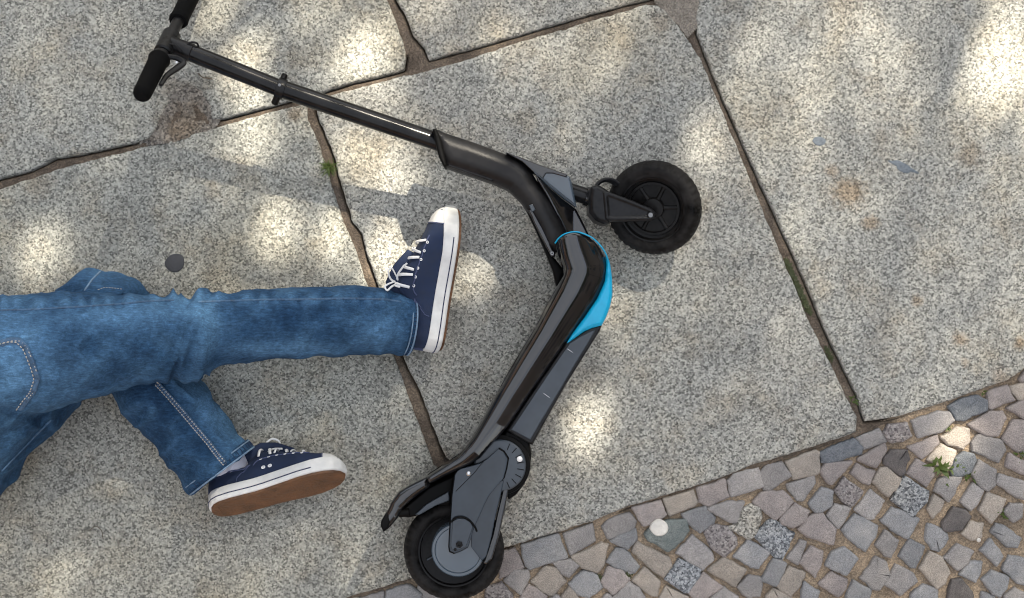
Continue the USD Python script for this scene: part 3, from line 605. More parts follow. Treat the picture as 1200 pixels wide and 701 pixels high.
for (tx, ty, rz, k, lab) in ((-5.8, 5.2, 70, 1.0, 'added unseen leafy tree beyond the slabs on the handlebar side of the scooter'), (-8.6, -1.8, 160, 1.1, 'added unseen leafy tree standing behind the head of the lying person'), (-4.2, -8.0, 240, 1.05, 'leafy tree across the cobbles, on the side of the sneakers'),
                             (4.2, -8.2, 310, 1.1, 'added unseen leafy tree across the cobbles, on the side of the front wheel'), (9.2, -2.2, 20, 1.0, 'added unseen leafy tree straight out from the weeds in the cobbled strip'), (9.6, 4.4, 130, 1.08, 'added unseen leafy tree beyond the right slab, next to the shading tree')):
    path = numbered('/World/tree'); x = UsdGeom.Xform.Define(stage, path)  # unseen ring of trees, added to block low sky and darken reflections
    x.GetPrim().GetReferences().AddInternalReference(tree)
    x.GetPrim().CreateAttribute('xformOp:translate', Sdf.ValueTypeNames.Double3).Set(Gf.Vec3d(tx, ty, 0))
    x.GetPrim().CreateAttribute('xformOp:rotateZ', Sdf.ValueTypeNames.Float).Set(float(rz))
    x.GetPrim().CreateAttribute('xformOp:scale', Sdf.ValueTypeNames.Float3).Set(Gf.Vec3f(k, k, k))
    x.GetPrim().CreateAttribute('xformOpOrder', Sdf.ValueTypeNames.TokenArray, False, Sdf.VariabilityUniform).Set(['xformOp:translate', 'xformOp:rotateZ', 'xformOp:scale'])
    x.GetPrim().SetInstanceable(True); tag(x.GetPrim(), lab, 'tree', 'unseen trees added to dim the horizon')

plain('facade_brick', (0.2, 0.115, 0.08), 0.9, vary=0.3, vscale=6)
plain('facade_plaster', (0.3, 0.25, 0.2), 0.9, vary=0.2, vscale=5)
plain('roof_tile', (0.13, 0.07, 0.05), 0.85, vary=0.2)
plain('window_glass', (0.02, 0.025, 0.03), 0.05)
plain('window_frame', (0.6, 0.58, 0.55), 0.5)
def house(loc, rz, width, storeys, wallmat, label):  # unseen houses, added to cut light from the horizon and darken gloss reflections
    hgt = 3.2 * storeys; o = np.array([*loc, 0.0]); ca_, sa_ = math.cos(rz), math.sin(rz)
    Mx = np.array([[ca_, sa_, 0], [-sa_, ca_, 0], [0, 0, 1]])                # local x along the front, y into the house
    place = lambda m: (tri(m)[0] @ Mx + o, tri(m)[1])
    path = thing('apartment_house', label, 'house', o, 'unseen houses added to dim the horizon')
    wins = [(x, 3.2 * s + 1.0) for s in range(storeys) for x in np.arange(-width / 2 + 1.4, width / 2 - 1.2, 2.6)]
    body_ = m3.Manifold.cube([width, 8, hgt]).translate([-width / 2, 0, 0])
    body_ -= m3.Manifold.compose([m3.Manifold.cube([1.2, .5, 1.8]).translate([x, -.3, z]) for x, z in wins])
    obj('wall', place(body_), wallmat, path, smooth=False)
    roof = m3.Manifold.batch_hull([m3.Manifold.cube([width + .8, 8.8, .1]).translate([-width / 2 - .4, -.4, hgt + .02]), m3.Manifold.cube([width - 1, .3, .1]).translate([-width / 2 + .5, 4, hgt + 2.6])])
    obj('roof', place(roof), 'roof_tile', path, smooth=False)
    for x, z in wins:
        fr_ = m3.Manifold.cube([1.18, .08, 1.78]) - m3.Manifold.cube([1.02, .2, 1.62]).translate([.08, -.05, .08]) + m3.Manifold.cube([.06, .07, 1.7]).translate([.56, .005, .04])
        w_ = obj('window', place(fr_.translate([x + .01, .1, z + .01])), 'window_frame', path, smooth=False)
        obj('pane', place(m3.Manifold.cube([1.1, .02, 1.7]).translate([x + .05, .13, z + .05])), 'window_glass', w_, smooth=False)
house((0.5, -13.0), math.pi, 24, 4, 'facade_brick', 'added unseen brick apartment house across the cobbled strip, behind two trees')
house((13.5, -1.0), -math.pi * 0.5, 20, 4, 'facade_plaster', 'added unseen plastered apartment house to the right of the slabs')
house((-14.0, 0.0), math.pi * 0.5, 22, 4, 'facade_brick', 'added unseen brick apartment house beyond the head of the lying person')
# ------------------------------------------------------------------ the scooter, lying on its side
plain('paint_gloss', (0.0025, 0.0025, 0.003), 0.08, vary=0.35, vscale=30, spec=0.9)
plain('paint_stem', (0.0025, 0.0025, 0.003), 0.22, vary=0.3, vscale=25, spec=0.28)
plain('paint_matte', (0.0075, 0.007, 0.0073), 0.4, vary=0.25, vscale=25, bump=0.0002, bscale=900, spec=0.26)
plain('paint_black', (0.0045, 0.0045, 0.005), 0.33, vary=0.4, vscale=40, spec=0.24)
plain('grip_rubber', (0.004, 0.004, 0.004), 0.75, bump=0.0008, bscale=420, spec=0.07)
plain('tyre_rubber', (0.0058, 0.005, 0.0046), 0.68, bump=0.0008, bscale=260, vary=0.8, vscale=32, spec=0.09)
plain('satin_panel', (0.034, 0.044, 0.056), 0.33, vary=0.16, vscale=14)
plain('cover_gloss', (0.02, 0.029, 0.04), 0.1, vary=0.2, vscale=12)
plain('blue_panel', (0.003, 0.36, 0.6), 0.28, vary=0.1, vscale=20)
plain('facet_gloss', (0.05, 0.07, 0.09), 0.08, spec=0.9)
plain('rim_black', (0.003, 0.0026, 0.0026), 0.36, vary=0.4, spec=0.16)
plain('steel', (0.62, 0.62, 0.62), 0.25, metal=1.0)
plain('dull_steel', (0.2, 0.2, 0.2), 0.4, metal=1.0)
plain('screw_white', (0.75, 0.75, 0.74), 0.4)
plain('deep_black', (0.002, 0.002, 0.002), 0.6, spec=0.12)

def zplane(px, py): return 0.085 - 1.675e-4 * (px - 532) - 8.57e-5 * (py - 644)     # the scooter's mid plane leans up to the handlebar
def zxy(dz):
    def f(x, y):
        z = np.full(np.shape(x), 0.11 + dz)
        for _ in range(3):
            k = (H - z) / H
            z = zplane(x / (S * k) + 600, 350.5 - y / (S * k)) + dz
        return z
    return f
def zpt(px, py, dz=0.0): return at(px, py, zplane(px, py) + dz)
def outline(pts, dz): return np.array([zpt(a, b, dz)[:2] for a, b in pts])
def slab(pts, top, bot, r=0.004, step=0.004, soft=0.002, shape=None, power=2.0):
    return pillow(outline(pts, top - r * 0.4), zxy(top), zxy(bot), r, step, soft, shape, power)

sc = thing('kick_scooter', 'black electric scooter lying on its side across the granite slabs, blue flash at its bend', 'scooter', (*at(600, 420)[:2], 0.0))

# --- handlebar
hb_low, hb_top = at(233, -24, 0.036), at(165.5, 112, 0.315)
hd = unit(hb_top - hb_low); hl = np.linalg.norm(hb_top - hb_low)
def hb(t): return hb_low + hd * hl * t
bar = obj('handlebar', rod(hb(0.03), hb(0.97), 0.0112), 'paint_matte', sc)
def grip(t0, t1, r0, r1, flare):
    n = 26; P = np.array([hb(t0 + (t1 - t0) * i / (n - 1)) for i in range(n)])
    u = np.linspace(0, 1, n); r = r0 + (r1 - r0) * u + 0.0006 * (np.arange(n) % 2)
    r = r + flare * np.clip(1 - u / 0.12, 0, 1)
    r[0] *= 0.9; r[-1] *= 0.86
    return tube(np.vstack([P, [P[-1] + hd * 0.004 * np.sign(t1 - t0)]]), np.r_[r, r[-1] * 0.7], 28)
obj('grip', grip(0.385, 0.0, 0.0175, 0.0175, 0.002), 'grip_rubber', sc)
obj('grip', grip(0.70, 1.0, 0.0185, 0.0165, 0.003), 'grip_rubber', sc)
# --- stem
s_mid, s_low = zpt(329, 104, 0.004), zpt(530, 172, 0.0)
jn = min((hb(t) for t in np.linspace(.45, .575, 80)), key=lambda p: np.linalg.norm(np.cross(p - s_mid, unit(s_mid - s_low))))
sd_ = unit(s_mid - jn)
obj('stem_head', join(rod(jn - hd * .032, jn + hd * .032, 0.0172, 0.003), rod(jn, jn + sd_ * 0.05, 0.0165, 0.002, r2=0.0185)), 'paint_black', sc)
obj('stem_tube', rod(jn + sd_ * 0.03, s_mid, 0.0168), 'paint_stem', sc)
obj('stem_tube', rod(s_mid - sd_ * 0.004, s_low, 0.0178), 'paint_stem', sc, label='lower, slightly thicker black stem tube')
# brake lever, its bracket and the folding hook
lv = hb(0.665); out = unit(np.cross(hd, [0.2, 0.1, 1])); tow = sd_
obj('lever_clamp', lathe([(0.0115, -.009), (.0155, -.008), (.0165, 0), (.0155, .008), (.0115, .009), (.0115, -.009)], hb(0.69), hd, 32), 'paint_black', sc)
obj('brake_lever', tube(curve([hb(0.68) + tow * .010 + [0, 0, .010], hb(0.655) + tow * .028 + [0, 0, .010], hb(0.665) + tow * .044 + [0, 0, .004], hb(0.72) + tow * .037, hb(0.80) + tow * .026, hb(0.88) + tow * .023], 28), [.0055, .0055, .006, .0075, .006, .0045], 12, flat=0.7), 'paint_black', sc)
obj('lever_screw', lathe([(0, -.001), (.0022, -.001), (.0022, .0012), (0, .0016)], hb(0.685) + tow * .034 + [0, 0, .010], [0, 0, 1], 16), 'steel', sc)
obj('brake_cable', tube(curve([hb(0.60) + [0, 0, .016], hb(0.575) + tow * .018 + [0, 0, .022], hb(0.6) + tow * .034 + [0, 0, .012]], 18), [.0022], 8), 'rim_black', sc)
hk = at(222, 56, 0.21); 
hkp = [at(219.5, 57, .196), at(219, 53, .204), at(224, 49.5, .205), at(231, 51, .201), at(233.5, 57, .193), at(240, 60.5, .189)]
obj('folding_hook', tube(curve(hkp, 30), [.0019], 10), 'paint_black', sc)
obj('hook_base', rod(at(233, 58.5, .192), at(243, 62.5, .189), .0035), 'paint_black', sc)
# clamp collar with its lever
cd = unit(s_low - s_mid)
obj('clamp_collar', lathe([(.0178, -.0085), (.0205, -.0078), (.0215, -.002), (.0215, .002), (.0205, .0078), (.0178, .0085), (.0178, -.0085)], s_mid, cd, 40), 'paint_black', sc)
side = unit(np.cross([0, 0, 1], cd))
obj('clamp_lug', rod(s_mid + side * .017 + [0, 0, .006], s_mid + side * .029 + [0, 0, .004], .0062), 'rim_black', sc)
obj('clamp_lug', rod(s_mid - side * .015 + [0, 0, .006], s_mid - side * .032 - [0, 0, .002] - cd * .003, .0068), 'rim_black', sc)
obj('clamp_screw', lathe([(0, -.001), (.003, -.001), (.003, .0014), (0, .0018)], s_mid + [0, 0, .0215] + side * .004, [0, 0, 1], 16), 'dull_steel', sc)

# --- head tube and neck (matte)
NECK = [(508, 151), (514, 151), (520, 154.5), (555, 166), (589, 178.5), (604, 185), (614, 191), (622, 199), (630, 213), (640, 227), (652, 249), (664, 271), (672, 287), (662, 300), (652, 296), (640, 291), (634, 279), (622, 254), (611, 237), (596, 222.5), (577, 214), (556, 207), (522, 195.5), (513, 181)]
def ridge(x, y, d): return 0.0 * d
nk = slab(NECK, 0.034, -0.036, 0.026, 0.0035, 0.003)
obj('neck', nk, 'paint_matte', sc, smooth=55)
ring = at(511, 168, zplane(511, 168)); 
obj('neck_collar', slab([(506.5, 151), (511, 150), (515, 158), (518.5, 170), (521.5, 184), (523.5, 195), (520, 195.5), (514.5, 185), (511, 172), (508.5, 160)], 0.0365, -0.036, 0.006, 0.0025, 0.001), 'deep_black', sc)
obj('neck_trim', slab([(526, 189), (558, 200.5), (580, 209), (577, 213.5), (556, 206), (524, 195)], 0.0245, -0.02, 0.004, 0.003, 0.0008), 'paint_black', sc)
# folding latch along the inner side of the neck
obj('folding_latch', slab([(619, 246), (624, 245), (634, 263), (644, 283), (651, 297), (650.5, 301), (646, 301), (638, 285), (627, 264)], 0.030, -0.02, 0.004, 0.0025, 0.001), 'paint_gloss', sc)
obj('latch_tab', slab([(620, 240.5), (624, 239), (627.5, 246), (623, 249)], 0.033, 0.0, 0.0015, 0.002, 0.0005), 'satin_panel', sc)
obj('latch_pin', lathe([(.0016, -.001), (.0036, -.001), (.0036, .003), (.0016, .003), (.0016, -.001)], zpt(647, 297, 0.031), [0, 0, 1], 20), 'dull_steel', sc)
obj('latch_bracket', slab([(617, 236), (622, 250), (634, 279), (645, 297), (655, 309), (662, 318), (657, 331), (652, 336), (648, 318), (640, 298), (628, 270), (617, 247)], 0.012, -0.03, 0.006, 0.003, 0.001), 'deep_black', sc)
# glossy head cover, its upward facet and the flank that runs down to the bend
HEADC = [(589, 177), (607, 184), (630, 193), (648, 199.5), (662, 204), (668, 207), (670, 213), (673, 228), (676, 243), (660, 232), (640, 216), (626, 202), (612, 189)]
obj('head_cover', slab(HEADC, 0.03, -0.036, 0.006, 0.003, 0.0015), 'facet_gloss', sc, smooth=50)
obj('head_rim', slab([(589, 177), (607, 183), (630, 192), (650, 199), (665, 204.5), (664, 208), (648, 203.5), (640, 203.5), (636, 210), (626, 203), (612, 190)], 0.0335, -0.02, 0.003, 0.0025, 0.0008), 'paint_gloss', sc, smooth=50)
def flank(x, y, d): return -np.clip((x - at(640, 240, .11)[0]) * 0.55, -0.01, 0.03)
obj('head_flank', slab([(627, 203), (640, 217), (660, 233), (676, 244), (683, 257), (693, 278), (690, 281), (676, 276), (664, 275), (655, 256), (642, 232), (630, 212)], 0.027, -0.036, 0.006, 0.003, 0.001, flank), 'paint_gloss', sc, smooth=50)
e1, e2 = zpt(626, 202, 0.0345), zpt(676, 243, 0.0315)
obj('head_edge', tube(np.linspace(e1, e2, 12), [.0012], 8), 'satin_panel', sc)

# --- bend and deck rail (gloss)
RAIL = [(651, 284), (656, 278), (663, 274), (670, 272), (676, 272), (684, 274), (690, 277), (698, 283), (705, 291), (710.5, 301), (713, 314), (712, 328), (707, 340), (700, 352), (685, 374), (665, 401), (640, 436), (612, 477), (594, 503), (580, 518), (563, 538), (550, 546), (536, 551.5), (520, 559), (503, 568), (499.5, 558), (510, 551), (522, 544), (536, 534), (545, 525), (554, 511), (566, 490), (585, 456), (600, 429), (628, 383), (640, 359), (653, 336), (661, 322), (660, 312), (654, 298)]
left_line = LineString(outline([(652, 280), (656, 300), (661, 316), (653, 336), (628, 383), (585, 456), (554, 511), (536, 534), (510, 551), (499, 558)], 0.06))
low_line = LineString(outline([(700, 276), (714, 310), (712, 328), (700, 352), (665, 401), (594, 503), (563, 538), (536, 552), (503, 569)], 0.06))
def rail_shape(x, y, d):
    # across the rail: a steep inner side, a flat crest, a flank falling away to the panel
    p = shapely.points(np.c_[x, y]); a_ = shapely.distance(left_line, p); b_ = shapely.distance(low_line, p); u = a_ / (a_ + b_ + 1e-9); w = a_ + b_
    left = -0.03 * (1 - np.sqrt(np.clip(1 - (1 - np.clip(u / .3, 0, 1)) ** 2, 0, 1)))
    k = np.clip((u - .46) / .54, 0, 1)
    return left - w * (0.42 * k ** 1.5 - 0.06 * np.exp(-((u - .9) / .06) ** 2))
obj('deck_rail', slab(RAIL, 0.078, -0.07, 0.008, 0.003, 0.003, rail_shape), 'paint_gloss', sc, smooth=60)
obj('blue_line', tube(curve([zpt(a, b, z) for a, b, z in [(650.5, 285, .055), (655, 279, .064), (663, 273.8, .071), (676, 271.8, .072), (690, 276.5, .071), (698, 282, .069), (706, 291, .066), (711, 300, .061), (714, 312, .054)]], 40), [.0014], 8), 'blue_panel', sc)
obj('blue_flash', slab([(711, 297), (715, 308), (717.5, 324), (718, 346), (715, 360), (710.5, 372), (705.5, 381.5), (694, 384.5), (685, 388.5), (668, 400.5), (663, 404), (670, 392), (685, 372), (700, 350), (709, 330), (711, 312)], 0.06, -0.055, 0.009, 0.003, 0.001), 'blue_panel', sc, smooth=50)
# battery case under the deck: black shell, satin side panel
obj('battery_case', slab([(664, 401), (690, 385), (706, 380), (703, 388), (686, 415), (663, 452), (640, 493), (624, 522), (618, 519), (594, 505), (612, 477)], 0.052, -0.06, 0.005, 0.004, 0.001), 'paint_black', sc, smooth=50)
sp = obj('side_panel', slab([(667, 403), (680, 394.5), (694, 387.5), (698, 387), (688, 404), (669, 435), (651, 466), (634, 494), (621.5, 515.5), (599, 503.5), (616, 478), (642, 439)], 0.0545, 0.03, 0.002, 0.004, 0.001), 'satin_panel', sc, smooth=50)
for a, b, c_, d_ in ((665, 409, 671, 413), (637, 461, 644, 466)):
    obj('panel_mark', tube(np.linspace(zpt(a, b, .0548), zpt(c_, d_, .0548), 5), [.0006], 6), 'steel', sp)
# --- folding hinge
hc = zpt(587, 545, 0.0)
obj('hinge_block', slab([(594, 505), (608, 510), (620, 518), (623, 532), (621, 549), (615, 567), (605, 580), (596, 586), (585, 560), (578, 530)], 0.044, -0.06, 0.005, 0.003, 0.001), 'deep_black', sc)
hz = zplane(587, 545)
hinge = obj('hinge_disc', lathe([(0, .060), (.036, .060), (.048, .0585), (.0505, .056), (.0515, .03), (.0515, -.05), (0, -.05)], at(586, 546, hz + .06) - [0, 0, .06], [0, 0, 1], 72), 'satin_panel', sc, smooth=35)
for k in range(9):
    a = math.radians(66 - k * 19); c0 = at(586, 546, hz + .061)
    p0, p1 = c0 + np.array([math.cos(a), math.sin(a), 0]) * .034, c0 + np.array([math.cos(a), math.sin(a), 0]) * .0475
    obj('tick_mark', tube(np.array([p0, p1 - [0, 0, .001]]), [.0007], 6), 'deep_black', hinge)
obj('hinge_rim', lathe([(.0515, .05), (.0585, .048), (.0595, .044), (.0595, -.04), (.0515, -.04), (.0515, .05)], at(586, 546, hz + .06) - [0, 0, .06], [0, 0, 1], 72), 'deep_black', sc, smooth=35)
obj('hinge_screw', lathe([(0, .056), (.0055, .056), (.0055, .0625), (.0035, .0645), (0, .065)], at(609, 538, hz + .06) - [0, 0, .06], [0, 0, 1], 24), 'screw_white', sc)

# --- rear wheel, motor cover, arm
wc = at(532, 644, 0.085); zx = np.array([0.03, 0.02, 1.0])
def tread(a, r, z): return np.where(r > 0.088, -0.0017 * ((np.sin(a * 40 + np.sign(z) * 0.9) > 0.5) & (np.abs(z) > 0.006)), 0)
def tyre(R, w, ri): 
    t = np.linspace(-1, 1, 21) * np.pi * 0.74
    cr = (R - ri) / 2 * 1.08; mid = R - cr
    pr = np.c_[mid + cr * np.cos(t), w * np.sin(t) / np.sin(np.pi * .5)]
    pr = np.vstack([[ri - .001, pr[0, 1] * .82], pr, [ri - .001, pr[-1, 1] * .82], [ri - .001, pr[0, 1] * .82]])
    return pr
obj('rear_tyre', lathe(tyre(0.0998, 0.029, 0.0675), wc, zx, 208, tread), 'tyre_rubber', sc, smooth=50)
rr = obj('rear_rim', lathe([(0, -.03), (.05, -.03), (.0685, -.022), (.0695, 0), (.0705, .0235), (.0675, .0225), (.0655, .012), (.052, .008), (.03, .010), (0, .010), (0, -.03)], wc, zx, 72), 'rim_black', sc)
obj('valve_stem', rod(at(500, 656.5, .101), at(508, 652, .1), .0018), 'satin_panel', rr)
mc = at(538, 639.5, 0.085)
hub = obj('motor_cover', lathe([(0, .050), (.040, .050), (.0445, .0485), (.046, .050), (.0505, .050), (.0525, .047), (.053, .03), (.053, -.02), (0, -.02), (0, .05)], mc, [0, 0, 1], 72), 'facet_gloss', sc, smooth=30)
ARM = [(584, 526), (590, 530), (595, 538), (593, 550), (590, 561), (574, 579.5), (567.5, 592), (561.5, 606), (556, 617), (551, 634), (549, 641), (541, 645.5), (533, 648.5), (527.5, 646), (526.5, 640), (528, 612), (530, 580), (533, 557), (536, 552), (540, 549.5), (552, 546.5), (562, 543.5), (571, 538)]
obj('arm_base', slab([(a + (a - 558) * .045, b + (b - 590) * .02) for a, b in ARM], 0.066, -0.02, 0.004, 0.004, 0.002), 'deep_black', sc)
arm = obj('arm_cover', slab(ARM, 0.071, 0.03, 0.0022, 0.004, 0.0015), 'cover_gloss', sc, smooth=30)
obj('axle_cap', slab([(530.5, 610.5), (537, 607.5), (545, 608), (551.5, 612), (554.5, 617.5), (549, 634), (546, 641.5), (536, 645.5), (530, 645), (528, 640)], 0.0745, 0.05, 0.002, 0.0025, 0.0012), 'satin_panel', sc, smooth=30)
obj('cap_arc', tube(curve([zpt(a, b, .0745) for a, b in [(528.5, 612), (534, 607), (542, 606), (550, 610), (556, 617), (559, 623)]], 24), [.0019], 8), 'deep_black', sc)
obj('axle_nut', lathe([(0, 0), (.0068, 0), (.0068, .004), (.0055, .005), (.0032, .005), (.003, .002), (0, .002)], zpt(538.3, 638, .0745), [0, 0, 1], 6), 'rim_black', sc, smooth=20)
obj('cap_screw', lathe([(0, 0), (.003, 0), (.003, .0012), (0, .0018)], zpt(533.5, 644, .0745), [0, 0, 1], 16), 'rim_black', sc)
obj('arm_screw', lathe([(0, 0), (.0042, 0), (.0042, .0022), (.003, .0034), (0, .0038)], zpt(549, 555, .0705), [0, 0, 1], 20), 'steel', arm)
obj('arm_seam', tube(curve([zpt(a, b, .0709) for a, b in [(534, 576), (545, 565), (555, 555), (563, 545), (567, 541)]], 20), [.0007], 6), 'deep_black', arm)
obj('lower_arm', slab([(590.5, 563), (587, 580), (581.5, 602), (576, 630), (570, 652), (565, 658), (552, 641), (552, 622), (556, 606), (560, 594), (566, 578), (574, 566)], 0.0645, 0.0, 0.002, 0.003, 0.0008), 'cover_gloss', sc, smooth=30)
obj('arm_edge', slab([(595, 537), (601, 545), (598, 565), (592, 596), (585, 628), (577, 655), (570, 662), (566, 660), (577, 628), (583, 600), (589, 575), (592, 555)], 0.061, -0.05, 0.004, 0.003, 0.001), 'paint_gloss', sc, smooth=50)
# --- rear mudguard with the foot brake
FEND = [(500.5, 559), (489, 564.5), (478, 570), (467, 577), (459, 587.5), (453, 601), (446.5, 611), (446, 617), (449.5, 624), (454, 621), (459, 616), (466, 607.5), (471, 597), (479, 589), (490, 580), (503.5, 571)]
obj('foot_brake', slab(FEND, 0.062, -0.06, 0.012, 0.003, 0.002), 'paint_gloss', sc, smooth=55)
obj('brake_tip', slab([(451.5, 602), (454.5, 603), (457, 611), (455.5, 617.5), (449.5, 624), (446, 617), (446.5, 611)], 0.0635, 0.0, 0.003, 0.002, 0.0008), 'deep_black', sc)
obj('mudguard', slab([(503, 571), (520, 563), (533, 557), (531, 580), (528, 592), (512, 592), (497, 598), (487, 605), (478, 607), (468, 605), (466, 601), (471, 598), (480, 590)], 0.042, -0.05, 0.005, 0.003, 0.001), 'deep_black', sc)
obj('mudguard_stay', slab([(526, 576), (527, 586.5), (510, 593), (491, 604), (486.5, 603), (500, 591)], 0.049, 0.03, 0.002, 0.0025, 0.0008), 'satin_panel', sc)
obj('brake_spring', rod(zpt(467, 602, .04), zpt(480, 600, .042), .008), 'deep_black', sc)

# --- front fork and wheel, turned with the bar
fn = unit([-0.29, -0.26, 0.92]); fc = at(766.5, 243.5, 0.078)
obj('front_tyre', lathe(tyre(0.0955, 0.027, 0.062), fc, fn, 208, tread), 'tyre_rubber', sc, smooth=50)
fr = obj('front_rim', lathe([(0, -.02), (.05, -.022), (.063, -.019), (.0645, 0), (.0655, .0215), (.0625, .0205), (.0605, .010), (.055, .008), (.0535, .0115), (.049, .0115), (.0475, .004), (.022, .003), (.020, .012), (.012, .0135), (0, .0135), (0, -.02)], fc, fn, 72), 'rim_black', sc)
f1 = unit(np.cross(fn, [0.3, 1, 0.2])); f2 = np.cross(fn, f1)
for k in range(6):
    a = k * math.pi / 3 + 0.35; d = f1 * math.cos(a) + f2 * math.sin(a)
    obj('spoke', tube(np.array([fc + d * .016 + fn * .003, fc + d * .035 + fn * .0035, fc + d * .051 + fn * .0035]), [.0058, .0042, .005], 10, flat=0.75), 'rim_black', fr)
def fork_top(off):
    return lambda x, y: fc[2] + off + (0.29 * (x - fc[0]) + 0.26 * (y - fc[1])) / 0.92 * 0.55
def fpoly(pts, z): return xy(pts, z)
st0, st1 = zpt(664, 223, -0.006), np.array([*at(703, 235, 0.082)])
sdn = unit(st1 - st0)
obj('steerer', rod(st0, st1, .0165), 'paint_stem', sc)
obj('steerer_ring', lathe([(.016, -.005), (.0195, -.004), (.0195, .004), (.016, .005), (.016, -.005)], st0 + sdn * .043, sdn, 36), 'paint_gloss', sc)
obj('fork_crown', pillow(fpoly([(692, 219), (700, 216), (709, 221), (716, 226), (717, 245), (714, 262), (708, 263), (698, 259), (690, 249), (690, 232)], .12), 0.128, 0.03, 0.012, 0.003, 0.003), 'paint_black', sc, smooth=55)
obj('fork_mudguard', tube(curve([at(697, 224, .105), at(701, 215, .105), at(709, 211, .104), at(717, 212, .1), at(723, 216.5, .098)], 20), [.0045], 14, flat=3.0), 'paint_black', sc)
LEG = [(706, 225), (712, 224), (735, 232), (755, 239.5), (765, 243.5), (770.5, 249), (770, 255), (765, 258), (745, 259), (716, 259.5), (709, 257)]
leg = obj('fork_leg', pillow(fpoly(LEG, .13), lambda x, y: 0.132 + 0.0 * x - 0.02 * np.clip((x - at(712, 0, .13)[0]) / 0.1, 0, 1), 0.095, 0.006, 0.0025, 0.002, lambda x, y, d: -0.0035 * np.clip((d - 0.0065) / 0.003, 0, 1)), 'paint_black', sc, smooth=50)
obj('fork_leg', pillow(fpoly([(708, 226), (735, 232), (760, 241), (764, 252), (745, 256), (714, 257)], .05), 0.042, 0.024, 0.004, 0.004, 0.002), 'paint_black', sc, label='lower fork leg on the ground side of the front wheel')
obj('axle_bolt', lathe([(0, 0), (.0062, 0), (.0062, .003), (.0045, .0055), (0, .006)], at(762.5, 252, .1135), unit([-.1, -.1, 1]), 20), 'dull_steel', leg)
# ------------------------------------------------------------------ the person lying on the left side, seen from the hips down
def denim(name, dark, mid, light):
    n = {'g': POS, 'n1': ('noise_texture', {'scale': 8.0, 'detail': 8.0, 'roughness': 0.68}), 'r1': ('rgb_ramp', {'ramp': [(0.3, dark), (0.5, mid), (0.74, light)]}),
         'mp': ('mapping', {'mapping_type': 'point', 'rotation': (0.0, 0.0, 0.12), 'scale': (0.22, 1.0, 1.0)}), 'n2': ('noise_texture', {'scale': 300.0, 'detail': 4.0, 'roughness': 0.75}), 'r2': ('rgb_ramp', {'ramp': [(0.3, (0.66,) * 3), (0.5, (1.0,) * 3), (0.68, (1.42,) * 3)]}),
         'n3': ('noise_texture', {'scale': 75.0, 'detail': 8.0, 'roughness': 0.85}), 'r3': ('rgb_ramp', {'ramp': [(0.3, (0.6,) * 3), (0.5, (1.0,) * 3), (0.68, (1.5,) * 3)]}),
         'm': ('mix', {'mix_type': 'multiply', 'fac': 1.0}), 'm3': ('mix', {'mix_type': 'multiply', 'fac': 1.0}),
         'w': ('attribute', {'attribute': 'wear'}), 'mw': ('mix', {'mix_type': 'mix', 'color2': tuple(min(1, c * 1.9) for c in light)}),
         'ad': ('math', {'math_type': 'add'}), 'b': ('bump', {'strength': 0.9, 'distance': 0.0016}),
         'p': ('principled_bsdf', {'roughness': 0.9, 'specular_ior_level': 0.15})}
    look(name, n, [('g.position', 'n1.vector'), ('n1.fac', 'r1.fac'), ('g.position', 'mp.vector'), ('mp.vector', 'n2.vector'), ('n2.fac', 'r2.fac'), ('g.position', 'n3.vector'), ('n3.fac', 'r3.fac'),
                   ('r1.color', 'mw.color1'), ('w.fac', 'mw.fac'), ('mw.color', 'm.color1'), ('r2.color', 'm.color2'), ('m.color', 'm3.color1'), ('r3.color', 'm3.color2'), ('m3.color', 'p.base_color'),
                   ('n2.fac', 'ad.value1'), ('n3.fac', 'ad.value2'), ('ad.value', 'b.height'), ('b.normal', 'p.normal')])
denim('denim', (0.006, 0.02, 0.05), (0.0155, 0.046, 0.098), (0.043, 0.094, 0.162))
plain('denim_seam', (0.045, 0.1, 0.18), 0.9, bump=0.0012, bscale=260, vary=0.5, vscale=130)
plain('denim_edge', (0.15, 0.23, 0.33), 0.9, bump=0.001, bscale=300, vary=0.35, vscale=160)
plain('denim_dark', (0.012, 0.03, 0.07), 0.9)
plain('thread', (0.42, 0.4, 0.36), 0.8)
plain('thread_blue', (0.3, 0.42, 0.55), 0.8)
plain('canvas_navy', (0.009, 0.02, 0.055), 0.85, bump=0.0005, bscale=700, vary=0.18, vscale=40)
plain('canvas_trim', (0.06, 0.075, 0.15), 0.85)
plain('rubber_white', (0.66, 0.655, 0.63), 0.5, vary=0.12, vscale=30)
plain('stripe_navy', (0.025, 0.03, 0.075), 0.6)
plain('sole_gum', (0.1, 0.042, 0.014), 0.6, bump=0.003, bscale=190, vary=0.55, vscale=32)
plain('lace_white', (0.74, 0.74, 0.73), 0.85, bump=0.0005, bscale=600)
plain('sock_white', (0.68, 0.67, 0.74), 0.9, bump=0.0006, bscale=400)
plain('eyelet_white', (0.8, 0.8, 0.8), 0.35)
plain('shirt_grey', (0.28, 0.29, 0.31), 0.9, vary=0.15)
plain('skin', (0.5, 0.3, 0.21), 0.5)
plain('hair_brown', (0.05, 0.03, 0.018), 0.55, vary=0.4, vscale=80)

